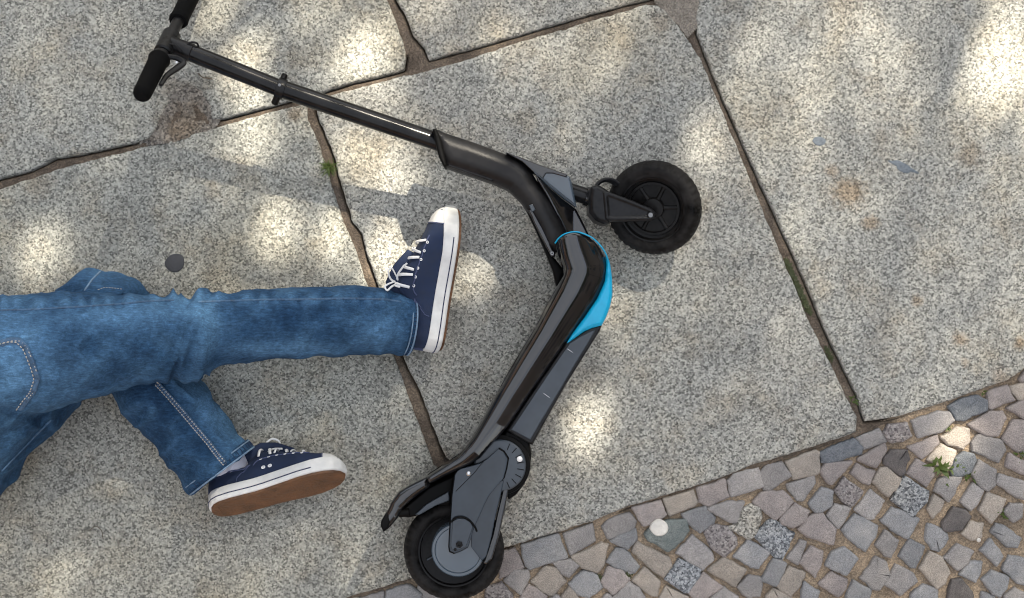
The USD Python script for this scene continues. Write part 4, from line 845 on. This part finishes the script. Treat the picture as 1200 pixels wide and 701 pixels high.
def ball(p, r): return m3.Manifold.sphere(float(r), 28).translate([float(x) for x in p])
def chain(nodes):
    """nodes: (point, radius); every bone is the hull of its two balls."""
    b = [ball(p, r) for p, r in nodes]
    return m3.Manifold.batch_boolean([m3.Manifold.batch_hull([b[i], b[i + 1]]) for i in range(len(b) - 1)], m3.OpType.Add)
def seen(px, py, z, rp): return (at(px, py, z), rp * S * (H - z) / H)       # a joint and its radius from its width in the plan
RIGHT = [seen(-60, 432, .20, 74), seen(0, 421, .2, 71), seen(60, 410, .195, 66.5), seen(130, 401.5, .185, 56.5), seen(178, 397, .178, 50.5), seen(215, 393.5, .165, 45.5), seen(252, 386.5, .152, 41), seen(300, 382.5, .137, 41.5),
         seen(350, 379, .122, 41), seen(395, 376.5, .108, 40.5), seen(440, 376.5, .088, 38.5), seen(470, 381, .074, 34), seen(500, 386, .064, 29)]
LEFT = [seen(-60, 540, .115, 72), seen(-20, 497, .108, 64), seen(40, 442, .1, 58), seen(85, 398, .094, 53), seen(117, 368, .088, 49), seen(128, 372, .086, 48), seen(155, 412, .08, 45), seen(185, 455, .076, 43.5), (at(222, 505, .072), .0715), (at(255, 548, .071), .0695), (at(285, 588, .068), .066)]
def axis_of(nodes): return np.array([p for p, r in nodes])
cut_r = unit(axis_of(RIGHT)[-2] - axis_of(RIGHT)[-3]); end_r = at(478, 382, .072)
cut_l = unit(axis_of(LEFT)[-1] - axis_of(LEFT)[-3]); end_l = at(258, 549, .071)
def trimmed(m, end, d): return m.trim_by_plane([float(-x) for x in d], float(-np.dot(end, d)))
pelvis = m3.Manifold.batch_hull([ball(*RIGHT[0]), ball(*RIGHT[1]), ball(*LEFT[0]), ball(at(-90, 470, .16), .13)])
waist = m3.Manifold.batch_hull([ball(*RIGHT[0]), ball(*LEFT[0]), ball(at(-150, 455, .2), .105), ball(at(-150, 475, .13), .11)])
jm = trimmed(chain(RIGHT), end_r, cut_r) + trimmed(chain(LEFT), end_l, cut_l) + pelvis + waist
jm = jm.refine_to_length(0.006)
jt = trimesh.Trimesh(*tri(jm), process=True)
trimesh.smoothing.filter_taubin(jt, 0.5, 0.52, 20)
V = jt.vertices.copy(); N = jt.vertex_normals.copy()
ra, la = axis_of(RIGHT), axis_of(LEFT)
def along(P, A):
    best, tt = np.full(len(P), 9.0), np.zeros(len(P)); acc = 0
    for i in range(len(A) - 1):
        d = A[i + 1] - A[i]; L = np.linalg.norm(d); t = np.clip((P - A[i]) @ d / L / L, 0, 1); q = np.linalg.norm(P - A[i] - t[:, None] * d, axis=1)
        m = q < best; best[m] = q[m]; tt[m] = acc + t[m] * L; acc += L
    return best, tt, acc
dr, tr_, Lr = along(V, ra); dl, tl_, Ll = along(V, la)
onr = dr < dl * 1.02
px = V[:, 0] / (S * (H - V[:, 2]) / H) + 600; py = 350.5 - V[:, 1] / (S * (H - V[:, 2]) / H)
bump = np.zeros(len(V))
gz = lambda x, c, w: np.exp(-((x - c) / w) ** 2)
# right leg: cross folds at the knee, puckers along the outer seam, slack folds above the hem
fold = noise(np.c_[px / 9.0 + py / 42.0, py / 60.0, V[:, 2] * 6], 3) - 0.5
ridge = lambda n: 1 - np.abs(2 * n - 1)
cr1 = ridge(noise(np.c_[px / 11.0 + py / 38.0, py / 46.0, V[:, 2] * 7], 13)) ** 3
cr2 = ridge(noise(np.c_[(px * .62 + py * .78) / 20.0, (px * .78 - py * .62) / 34.0, V[:, 2] * 8], 17)) ** 3
bump += onr * cr1 * (0.019 * gz(px, 225, 26) + 0.003 * gz(px, 60, 90) + 0.003 * gz(px, 460, 26)) + onr * cr2 * 0.0035 + (~onr) * cr2 * 0.009
bump += gz(py - 0.35 * px, 470, 22) * gz(px, 20, 45) * (ridge(noise(np.c_[px / 40, (py - .3 * px) / 9, V[:, 2] * 5], 21)) ** 2) * 0.012
bump += onr * fold * (0.026 * gz(px, 222, 26) + 0.007 * gz(px, 190, 70) + 0.006 * gz(px, 455, 40))
fold2 = noise(np.c_[px / 26.0 - py / 34.0, py / 30.0 + px / 90.0, V[:, 2] * 9], 7) - 0.5
bump += onr * fold2 * 0.007 + (~onr) * (noise(np.c_[px / 22.0 + py / 24.0, py / 40.0, V[:, 2] * 9], 9) - 0.5) * 0.012
top_y = np.where(px < 205, 358 - px * 0.03, 352)
bump += onr * gz(py, top_y, 8) * 0.0036 * np.sin(px / 3.4 + 2 * np.sin(px / 17.0)) * (V[:, 2] > 0.1)
bump += (~onr) * gz(np.hypot(px - 240, py - 525), 0, 40) * (noise(np.c_[(px * .6 + py * .8) / 9, px / 60, py / 60], 4) - 0.5) * 0.012
bump += (fbm(V * 45, 3, 5) - 0.5) * 0.004
V = V + N * bump[:, None]
V[:, 2] = np.maximum(V[:, 2], 0.002)
# worn, bleached zones of the cloth: thigh front, shin, below the left knee
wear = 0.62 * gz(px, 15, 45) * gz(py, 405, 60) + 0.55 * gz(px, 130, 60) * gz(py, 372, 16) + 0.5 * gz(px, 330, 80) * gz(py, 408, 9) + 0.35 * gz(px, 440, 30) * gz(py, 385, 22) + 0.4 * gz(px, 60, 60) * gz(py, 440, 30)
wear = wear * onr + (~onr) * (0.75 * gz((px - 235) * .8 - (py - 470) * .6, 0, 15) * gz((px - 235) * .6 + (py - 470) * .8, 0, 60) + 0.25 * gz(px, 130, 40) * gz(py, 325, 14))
wear = wear + onr * 0.22 * cr1 * gz(px, 225, 34) + 0.16 * cr2 + onr * 0.35 * gz(py, top_y, 6) * (0.5 + 0.5 * np.sin(px / 3.4 + 2 * np.sin(px / 17.0)))  # fold ridges and puckers lightened in colour: crease wear plus painted fold highlights
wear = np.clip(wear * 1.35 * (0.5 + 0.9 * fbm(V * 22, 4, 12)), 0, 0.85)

person = thing('person', 'person lying on one side in blue jeans and navy canvas sneakers, one leg crossed over', 'person', (*at(-40, 460)[:2], 0.0))
jv, jf = V, np.array(jt.faces)
o = ORIGIN[person]
jeans = numbered(f'{person}/jeans')
v_, f_, n_ = usdkit.meshkit.arrays(trimesh.Trimesh(jv - o, jf, process=False), True)
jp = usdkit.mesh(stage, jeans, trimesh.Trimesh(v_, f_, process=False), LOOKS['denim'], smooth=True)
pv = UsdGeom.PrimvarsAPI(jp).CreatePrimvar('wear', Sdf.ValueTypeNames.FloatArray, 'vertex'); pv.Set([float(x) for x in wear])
ORIGIN[jeans] = o

def frame_for(fwd, roll, pitch=0.0):
    """fwd: direction of the toe in the pavement plane; roll turns the sole up towards the sky."""
    f = unit([fwd[0], fwd[1], pitch]); a = unit(np.cross([0, 0, 1], f))              # a: horizontal, to the left of f
    up = unit(np.cross(f, a))
    u = a * math.cos(roll) - up * math.sin(roll); r = np.cross(f, u)
    return np.array([f, r, u])
M1 = frame_for((22, 158), math.radians(-15)); org1 = at(514, 412, 0.056)
M2 = frame_for((160, 41), math.radians(33)); org2 = at(248, 600, 0.08); M2 = M2 * 0.955
# the skin: legs, trunk, arms, head in one surface, mostly under the clothes or beyond the frame
def body():
    legs = chain([(p, r * .72) for p, r in RIGHT[:-3]] + [(org1 + np.array(q) @ M1, r) for q, r in (((.058, 0, .105), .024), ((.058, 0, .05), .022), ((.11, .003, .04), .024), ((.2, .005, .034), .014))]) + chain([(p, r * .72) for p, r in LEFT[:-3]] + [(LEFT[-3][0], .04)] + [(org2 + np.array(q) @ M2, r) for q, r in (((.058, 0, .105), .024), ((.058, 0, .05), .022), ((.11, .003, .04), .024), ((.2, .005, .034), .014))])
    hips = m3.Manifold.batch_hull([ball(RIGHT[0][0], .1), ball(LEFT[0][0], .1), ball(at(-150, 455, .19), .1), ball(at(-150, 475, .13), .1)])
    chest = m3.Manifold.batch_hull([ball(at(-150, 455, .19), .1), ball(at(-150, 475, .13), .1), ball(at(-300, 440, .25), .1), ball(at(-300, 465, .12), .11)])
    sh = m3.Manifold.batch_hull([ball(at(-300, 440, .25), .1), ball(at(-300, 465, .12), .11), ball(at(-365, 430, .32), .065), ball(at(-370, 450, .1), .08)])
    neck_ = chain([(at(-370, 440, .2), .065), (at(-420, 430, .17), .058)])
    skull = m3.Manifold.batch_hull([ball(at(-465, 428, .15), .085), ball(at(-490, 440, .15), .09), ball(at(-440, 400, .14), .05), ball(at(-450, 392, .14), .035)])
    nose = chain([(at(-462, 378, .145), .012), (at(-452, 369, .143), .013)])
    ears = chain([(at(-455, 436, .235), .014), (at(-468, 436, .236), .018)])
    ua = chain([(at(-365, 430, .32), .052), (at(-330, 330, .2), .042), (at(-400, 260, .06), .032)])
    la_ = chain([(at(-375, 440, .08), .055), (at(-350, 320, .055), .042), (at(-440, 280, .05), .032)])
    parts = [legs, hips, chest, sh, neck_, skull, nose, ears, ua, la_]
    for hx, hy, sgn in ((-400, 260, 1), (-440, 280, -1)):
        parts.append(m3.Manifold.batch_hull([ball(at(hx, hy, .05), .026), ball(at(hx - 40, hy - 16, .035), .014), ball(at(hx - 28, hy - 42, .035), .014)]))
        for q, L in enumerate((38, 44, 41, 32)):
            bx, by = hx - 40 + 4 * q, hy - 16 - 9 * q
            parts.append(chain([(at(bx + 6, by + 4, .035), .0105), (at(bx - L * .45, by - L * .42, .036), .0095), (at(bx - L * .8, by - L * .62, .024), .0085), (at(bx - L, by - L * .66, .012), .008)]))
        parts.append(chain([(at(hx - 8, hy + 12, .035), .013), (at(hx - 34, hy + 22, .028), .0105), (at(hx - 54, hy + 18, .018), .0095)]))
    m = m3.Manifold.batch_boolean(parts, m3.OpType.Add).refine_to_length(0.016)
    t = trimesh.Trimesh(*tri(m), process=True); trimesh.smoothing.filter_taubin(t, 0.5, 0.52, 6)
    return t
obj('body', body(), 'skin', person, smooth=True)
shm = m3.Manifold.batch_hull([ball(at(-140, 452, .2), .118), ball(at(-140, 478, .13), .122), ball(at(-300, 440, .25), .112), ball(at(-300, 465, .13), .122)]) + m3.Manifold.batch_hull([ball(at(-300, 440, .25), .112), ball(at(-300, 465, .13), .122), ball(at(-362, 430, .32), .074), ball(at(-366, 450, .1), .088)]) \
    + chain([(at(-365, 430, .32), .064), (at(-345, 365, .25), .058)]) + chain([(at(-372, 440, .085), .068), (at(-358, 360, .07), .06)])
st_ = trimesh.Trimesh(*tri(shm.refine_to_length(0.014)), process=True); trimesh.smoothing.filter_taubin(st_, 0.5, 0.52, 8)
st_.vertices += st_.vertex_normals * ((fbm(st_.vertices * 14, 3, 2) - 0.5) * 0.02)[:, None]; st_.vertices[:, 2] = np.maximum(st_.vertices[:, 2], 0.002)
obj('shirt', st_, 'shirt_grey', person, smooth=True)
hm = m3.Manifold.batch_hull([ball(at(-474, 436, .152), .094), ball(at(-495, 447, .152), .097), ball(at(-462, 462, .15), .085), ball(at(-490, 415, .152), .08)])
ht = trimesh.Trimesh(*tri(hm.refine_to_length(0.01)), process=True); ht.vertices += ht.vertex_normals * ((fbm(ht.vertices * np.array([20, 90, 90]), 3, 6) - 0.5) * 0.02)[:, None]
obj('hair', ht, 'hair_brown', person, smooth=True)

# seams and stitches lie on the cloth
def drape(pts, lift=0.0, n=None):
    """Plan points dropped on to the jeans along the line of sight from above."""
    pts = np.asarray(pts, float)
    if n:
        s = np.r_[0, np.cumsum(np.linalg.norm(np.diff(pts, axis=0), axis=1))]
        t = np.linspace(0, s[-1], n); pts = np.c_[np.interp(t, s, pts[:, 0]), np.interp(t, s, pts[:, 1])]
    eye = np.array([0, 0, H]); A, B, C = jv[jf[:, 0]], jv[jf[:, 1]], jv[jf[:, 2]]
    out = []
    for a, b in pts:
        d = unit(at(a, b, 0) - eye); e1, e2 = B - A, C - A; h = np.cross(d, e2); det = (e1 * h).sum(1); ok = np.abs(det) > 1e-12
        inv = 1 / np.where(ok, det, 1); s = eye - A; u = (s * h).sum(1) * inv; q = np.cross(s, e1); w = (q @ d) * inv; t = (e2 * q).sum(1) * inv
        hit = ok & (u >= 0) & (w >= 0) & (u + w <= 1) & (t > 0)
        if hit.any():
            p = eye + d * t[hit].min(); out.append(p + np.array([0, 0, lift]))
    return np.array(out)
def strip(P, w, h=0.0018):
    return tube(P, [w * 0.6] + [w] * (len(P) - 2) + [w * 0.6], 10, flat=h / w)
def dashes(P, L, gap, r, across=False, w=0.0):
    s = np.r_[0, np.cumsum(np.linalg.norm(np.diff(P, axis=0), axis=1))]; out, t = [], 0.002
    g = lambda x: np.array([np.interp(x, s, P[:, k]) for k in range(3)])
    while t + L < s[-1]:
        a, b = g(t), g(t + L)
        if across:
            d = unit(b - a); sd = unit(np.cross(d, [0, 0, 1])); c = (a + b) / 2; a, b = c - sd * w, c + sd * w
        m = (a + b) / 2 + np.array([0, 0, r * .8]); out.append(tube(np.array([a, m, b]), [r * .6, r, r * .6], 5)); t += L + gap
    return join(*out)
SEAMS = [([(0, 364), (40, 363), (90, 360), (137, 357), (172, 353.5), (204, 352)], 60, 0.0022), ([(232, 354), (262, 353), (310, 351.5), (360, 351), (410, 350), (452, 351), (470, 354)], 60, 0.0022), ([(118, 318), (108, 328), (99, 341)], 20, 0.0026)]
for k, (p, n, w) in enumerate(SEAMS):
    P = drape(p, 0.0004, n); sp_ = obj('seam', strip(P, w), 'denim_edge' if k == 2 else 'denim_seam', jeans, smooth=True)
sl = [(183, 449), (196, 463), (212, 481), (228, 500), (244, 519), (257, 536), (264, 544)]
P = drape(sl, 0.0006, 70)
obj('seam', strip(P, 0.0062, 0.0016), 'denim_seam', jeans, smooth=True, label='doubled side seam down the crossed shin')
Q = drape(sl, 0.0022, 70); obj('stitching', dashes(Q, 0.0022, 0.0042, 0.0009, True, 0.0045), 'denim_dark', jeans, kind='stuff')
Q = drape([(a + 1.5, b - 1.3) for a, b in sl], 0.0026, 70); obj('stitching', dashes(Q, 0.0036, 0.0024, 0.0012), 'thread', jeans, kind='stuff')
Q = drape([(a - 1.5, b + 1.3) for a, b in sl], 0.0026, 70); obj('stitching', dashes(Q, 0.0036, 0.0024, 0.0012), 'thread', jeans, kind='stuff')
pk = [(0, 403), (12, 400), (22, 400), (30, 408), (35, 420), (40, 433), (43, 444), (38, 459), (29, 470), (22, 480)]
P = drape(pk, 0.0006, 60); obj('pocket_edge', strip(P, 0.0068, 0.0022), 'denim_seam', jeans, smooth=True)
for dx, dy in ((-2.6, 1.0), (2.4, -0.4)):
    Q = drape([(a + dx, b + dy) for a, b in pk], 0.0022, 60); obj('stitching', dashes(Q, 0.0042, 0.003, 0.0012), 'thread', jeans, kind='stuff')
Q = drape([(144, 339), (133, 337.5), (122, 337), (114, 340)], 0.001, 24); obj('stitching', dashes(Q, 0.003, 0.0025, 0.0009), 'thread', jeans, kind='stuff')
Q = drape([(2, 480), (20, 492), (30, 512)], 0.001, 24)
Q2 = drape([(12, 484), (6, 505), (0, 540)], 0.001, 24)
P = drape([(60, 492), (40, 512), (20, 533), (2, 552)], 0.0004, 40); obj('seam', strip(P, 0.0022), 'denim_seam', jeans, smooth=True)

def hem(centre, d, rx, rz, length, tilt, name_label, wrinkle):
    """A turned-up band round the trouser end: a short open sleeve with some thickness, flattened a little."""
    d = unit(d + np.asarray(tilt, float)); s = unit(np.cross([0, 0, 1], d)); u = np.cross(d, s); n = 72; a = np.arange(n) / n * 2 * np.pi
    rows = [(-length, 0.0), (-length, .0022), (-length * .9, .0036), (-length * .5, .003), (-.002, .0036), (0, .002), (-.001, -.001), (-.004, -.0022), (-length * .6, -.0035), (-length, -.005)]
    v, f = [], []
    for k, (t, e) in enumerate(rows):
        w = 1 + wrinkle * (noise(np.c_[np.cos(a) * 2.2, np.sin(a) * 2.2, np.full(n, 1.5)], 3) - 0.5)
        w2 = 0.0022 * (noise(np.c_[np.cos(a) * 6, np.sin(a) * 6, np.full(n, t * 60)], 5) - 0.5)
        v.append(centre + d * (t + 0.004 * (noise(np.c_[np.cos(a) * 1.5, np.sin(a) * 1.5, np.full(n, 8.0)], 9) - .5)[:, None]) + s * ((rx * w + e + w2) * np.cos(a))[:, None] + u * ((rz * w + e + w2) * np.sin(a))[:, None])
        if k:
            i = np.arange(n); j = (i + 1) % n
            f += [np.c_[(k - 1) * n + i, (k - 1) * n + j, k * n + j], np.c_[(k - 1) * n + i, k * n + j, k * n + i]]
    v = np.vstack(v); v[:, 2] = np.maximum(v[:, 2], 0.0015)
    hp = obj('hem', (v, np.vstack(f)), 'denim', jeans, smooth=60, label=name_label)
    for t in (-length * .88, -.0028):
        q = centre + d * t + s * ((rx + .0042) * np.cos(a))[:, None] + u * ((rz + .0042) * np.sin(a))[:, None]
        q = np.vstack([q, q[:1]]); q[:, 2] = np.maximum(q[:, 2], 0.002)
        obj('hem_edge', tube(q, [.0015 if t < -.004 else .0019], 6, ends=False, flat=1), 'denim_edge', jeans, smooth=True)
    pieces = []
    for k in range(44):
        t0 = (k + 0.3) / 44 * 2 * np.pi
        e = s * math.cos(t0) * (rx + .0046) + u * math.sin(t0) * (rz + .0046)
        p0, p1 = centre + e - d * length * .8, centre + e - d * length * .22
        if min(p0[2], p1[2]) > .004: pieces.append(tube(np.array([p0, (p0 + p1) / 2, p1]), [.0005, .0011, .0005], 5))
    obj('stitching', join(*pieces), 'denim_dark', jeans, kind='stuff')
hem(at(482.5, 383.5, .07), cut_r, .0525, .057, .013, (0.0, 0.02, 0), 'straight hem of the upper trouser leg', 0.05)
hem(at(261.5, 553, .071), cut_l, .0735, .0695, .022, (0, 0, 0), 'broad hem of the crossed trouser leg', 0.08)

# sneakers, built in their own frame: x to the toe, y to the foot's right, z up from the sole
def half_width(x):
    X = [0, .004, .012, .025, .05, .09, .125, .165, .2, .23, .255, .272, .284, .290]
    W = [.002, .016, .027, .034, .0375, .037, .037, .041, .0455, .0455, .040, .031, .018, .002]
    return np.interp(x, X, W)
def side_top(x): return np.interp(x, [0, .01, .05, .085, .118, .15, .19, .225, .25, .268, .28, .287, .29], [.078, .088, .077, .077, .104, .095, .078, .064, .055, .048, .04, .031, .024])
def sole_line(n=140):
    t = np.linspace(0, 1, n); x = .145 * (1 - np.cos(t * np.pi)); w = half_width(x)
    bias = 0.006 * np.sin(np.clip((x - .1) / .19, 0, 1) * np.pi)
    return x, w, bias
def make_shoe(M, org, label, toe_bend, eyelets, bow):
    path = thing('shoe', None, None, org, parent=person); tagp = stage.GetPrimAtPath(path); tagp.SetCustomDataByKey('label', label)
    def bend(p):
        p = np.asarray(p, float).copy(); k = np.clip(p[..., 0] - .17, 0, 1); p[..., 2] = p[..., 2] + toe_bend * k * k + 0.0; return p
    W = lambda p: bend(p) @ M + org
    x, w, bs = sole_line()
    L = np.r_[np.c_[x, w + bs], np.c_[x[::-1], -w[::-1] + bs[::-1]][1:-1]]
    def ringmesh(rows, cap0=True, cap1=True):
        v, f, n = [], [], len(L)
        c = np.array([.145, 0]); nx = np.roll(L, -1, 0) - np.roll(L, 1, 0); nx = np.c_[-nx[:, 1], nx[:, 0]]; nx /= np.linalg.norm(nx, axis=1, keepdims=True) + 1e-12
        if ((L - c) * nx).sum() < 0: nx = -nx
        for k, (e, z) in enumerate(rows):
            zz = z(L[:, 0]) if callable(z) else np.full(n, z)
            v.append(np.c_[L + nx * e, zz])
            if k:
                i = np.arange(n); j = (i + 1) % n
                f += [np.c_[(k - 1) * n + i, k * n + j, (k - 1) * n + j], np.c_[(k - 1) * n + i, k * n + i, k * n + j]]
        half = len(x); i = np.arange(1, half - 1); opp = (len(L) - i) % len(L)
        for k, flag in ((0, cap0), (len(rows) - 1, cap1)):
            if flag:
                b = k * n; q = []
                for m in range(half - 1):
                    l0, l1 = m, m + 1; r0, r1 = (n - m) % n, (n - m - 1) % n if m + 1 < half - 1 else half - 1
                    q += [[b + l0, b + l1, b + r1], [b + l0, b + r1, b + r0]]
                f.append(np.array(q))
        v = np.vstack(v); f = np.vstack(f); f = f[(f[:, 0] != f[:, 1]) & (f[:, 1] != f[:, 2]) & (f[:, 0] != f[:, 2])]
        t = trimesh.Trimesh(v, f, process=False); trimesh.repair.fix_normals(t)
        return W(t.vertices), np.array(t.faces)
    fox = lambda x: np.interp(x, [0, .03, .2, .25, .275, .285, .29], [.033, .032, .031, .033, .033, .029, .023])
    obj('foxing', ringmesh([(-.004, .002), (.0005, .002), (.003, .0035), (.0042, .008), (.0038, lambda x: fox(x) * .6), (.003, lambda x: fox(x) - .002), (.0016, fox), (-.004, fox)]), 'rubber_white', path, smooth=45)
    obj('outsole', ringmesh([(-.012, -.0025), (-.007, -.0032), (-.0015, -.003), (-.0006, -.0012), (-.0006, .003), (-.01, .003)]), 'sole_gum', path, smooth=35)
    # navy line round the foxing
    ln = []
    nxt = np.roll(L, -1, 0) - np.roll(L, 1, 0); nn = np.c_[-nxt[:, 1], nxt[:, 0]]; nn /= np.linalg.norm(nn, axis=1, keepdims=True) + 1e-12
    if ((L - [.145, 0]) * nn).sum() < 0: nn = -nn
    sel = L[:, 0] < .232; idx = np.r_[np.arange(len(L))[len(x):], np.arange(len(x))]
    idx = idx[sel[idx]]
    P = W(np.c_[(L + nn * .0042)[idx], np.full(len(idx), .0125)])
    obj('foxing_line', tube(P, [.0012], 6), 'stripe_navy', path, smooth=True)
    # upper: sections from heel to toe
    xs = np.r_[.003, .006, .012, np.linspace(.02, .275, 52), .281, .286]
    def section(xx, e=0.0, z0=.02, n=27):
        hw, hh = half_width(xx) - .0005 + e, side_top(xx) + e
        b = 0.006 * math.sin(np.clip((xx - .1) / .19, 0, 1) * math.pi)
        t = np.linspace(-1, 1, n) * np.pi / 2; pw = 0.62
        s = np.sign(np.sin(t)) * np.abs(np.sin(t)) ** pw; c = np.abs(np.cos(t)) ** (0.8 if xx > .1 else 0.55)
        narrow = np.interp(c, [0, 1], [1, 1]) * (1 - 0.22 * c * np.interp(xx, [0, .1, .2, .29], [.4, .8, .3, 0]))
        return np.c_[np.full(n, xx), hw * s * narrow + b, z0 + (hh - z0) * c]
    def loft(xs, e=0.0, z0=.02):
        R = [section(q, e, z0) for q in xs]; n = len(R[0]); v = np.vstack(R); f = []
        for k in range(len(R) - 1):
            i = np.arange(n - 1); f += [np.c_[k * n + i, k * n + i + 1, (k + 1) * n + i + 1], np.c_[k * n + i, (k + 1) * n + i + 1, (k + 1) * n + i]]
        for k in (0, len(R) - 1):
            m = n // 2; f += [np.array([[k * n + i, k * n + i + 1, k * n + n - 1] for i in range(n - 2)])]
        t = trimesh.Trimesh(v, np.vstack(f), process=False); trimesh.repair.fix_normals(t)
        return t.vertices, t.faces
    uv_, uf_ = loft(xs); uv_ = uv_ + 0.0018 * (fbm(uv_ * 60, 2, 4) - .5)[:, None]
    upper = obj('upper', (W(uv_), np.array(uf_)), 'canvas_navy', path, smooth=True)
    tv, tf = loft(np.r_[np.linspace(.253, .276, 12), .281, .286, .289], .0012, .02); obj('toe_cap', (W(tv), np.array(tf)), 'rubber_white', path, smooth=True)
    def surf(xx, s, e=0.0):
        q = section(xx, e, .02, 61); return q[int(round((s + 1) / 2 * 60))]
    # trim: eyestay edges, heel strip, topline
    for sg in (-1, 1):
        P = W(np.array([surf(a, sg * b, .0006) for a, b in zip(np.linspace(.106, .228, 24), np.linspace(.62, .36, 24))])); obj('eyestay', tube(P, [.0014], 6), 'canvas_trim', path, smooth=True)
    P = W(np.array([surf(.254, s, .0006) for s in np.linspace(-.95, .95, 30)])); obj('toe_seam', tube(P, [.0013], 6), 'canvas_trim', path, smooth=True)
    for sg in (-1, 1):
        P = W(np.array([surf(.098 - .03 * math.sin(q * 1.57), sg * (.62 + .33 * q), .0006) for q in np.linspace(0, 1, 14)])); obj('side_seam', tube(P, [.0009], 6), 'canvas_trim', path, smooth=True)
    P = W(np.array([[.0015, 0, .022], [.001, 0, .045], [.004, 0, .066], [.01, 0, .074]])); obj('heel_strip', tube(curve(P, 12), [.004], 8, flat=.6), 'canvas_trim', path, smooth=True)
    top = [surf(a, sg * b, .0008) for sg in (1, -1) for a, b in zip((np.linspace(.012, .098, 20) if sg == 1 else np.linspace(.098, .012, 20)), (np.linspace(.4, .62, 20) if sg == 1 else np.linspace(.62, .4, 20)))]
    obj('topline', tube(W(np.array(top)), [.0017], 6), 'canvas_trim', path, smooth=True)
    tg = np.array([surf(a, 0, .003) for a in np.linspace(.19, .105, 10)] + [[.09, 0, .09], [.078, 0, .1]]); obj('tongue', tube(W(tg), [.012, .02, .021, .02], 12, flat=.22), 'canvas_navy', path, smooth=True)
    # laces
    for k in range(6):
        xx = .124 + .0178 * k; sp2 = .55 - .035 * k
        P = W(np.array([surf(xx + (.004 if (k % 2) else -.004) * s / sp2, s, .0035 + .002 * (1 - (s / sp2) ** 2)) for s in np.linspace(-sp2, sp2, 13)]))
        lc = obj('lace', tube(P, [.0028, .0034, .0034, .0028], 8, flat=.5), 'lace_white', path, smooth=True)
        for sg in (-1, 1):
            c = surf(xx, sg * (sp2 + .05), .001); nn_ = unit(np.array([0, c[1] * 1.4, c[2] - .02]))
            obj('eyelet', lathe([(.0014, 0), (.003, .0002), (.003, .0012), (.0014, .0014), (.0014, 0)], W(c), nn_ @ M, 14), 'eyelet_white', path)
    for q in bow: obj('lace', tube(curve(W(np.array(q)), 30), [.0021], 8, flat=.6), 'lace_white', path, smooth=True, label='loop of the lace bow')
    for sg, spots in eyelets:
        for xx, s in spots:
            c = surf(xx, sg * s, .0006); nn_ = unit(np.array([0, sg, .35]))
            obj('vent_eyelet', lathe([(.0014, -.0006), (.0042, -.0004), (.0044, .0008), (.003, .0016), (.0014, .0012), (.0014, -.0006)], W(c), nn_ @ M, 20), 'eyelet_white', path)
    return W
bow1 = [[[.126, 0, .1], [.13, .012, .118], [.146, .022, .128], [.152, .014, .12], [.136, .004, .106], [.126, 0, .101]], [[.126, 0, .1], [.116, .016, .116], [.108, .03, .126], [.116, .024, .13], [.126, .008, .112], [.127, 0, .101]], [[.127, 0, .101], [.14, .02, .108], [.158, .034, .102], [.166, .04, .096]], [[.127, 0, .101], [.12, .026, .112], [.118, .04, .104]]]
bow2 = [[[.124, 0, .1], [.13, .008, .118], [.15, .014, .126], [.164, .01, .114], [.148, .004, .1], [.128, 0, .099]], [[.124, 0, .1], [.116, -.02, .112], [.126, -.03, .108], [.125, -.004, .1]], [[.126, 0, .1], [.148, .016, .1], [.17, .022, .092]]]
make_shoe(M1, org1, 'right sneaker with its toe pointing away from the legs', 0.2, [], bow1)
make_shoe(M2, org2, 'left sneaker showing its brown sole', 0.5, [(1, [(.128, .80), (.143, .80)])], bow2)
# socks between hem and shoe
for org_, M_, e_ in ((org1, M1, at(470, 380, .068)), (org2, M2, at(250, 539, .071))):
    lp = lambda *q: org_ + np.array(q) @ M_
    obj('sock', tube(curve([e_, lp(.054, 0, .112), lp(.059, 0, .085), lp(.062, 0, .05)], 18), [.034, .0325, .030, .024], 28), 'sock_white', person, smooth=True)
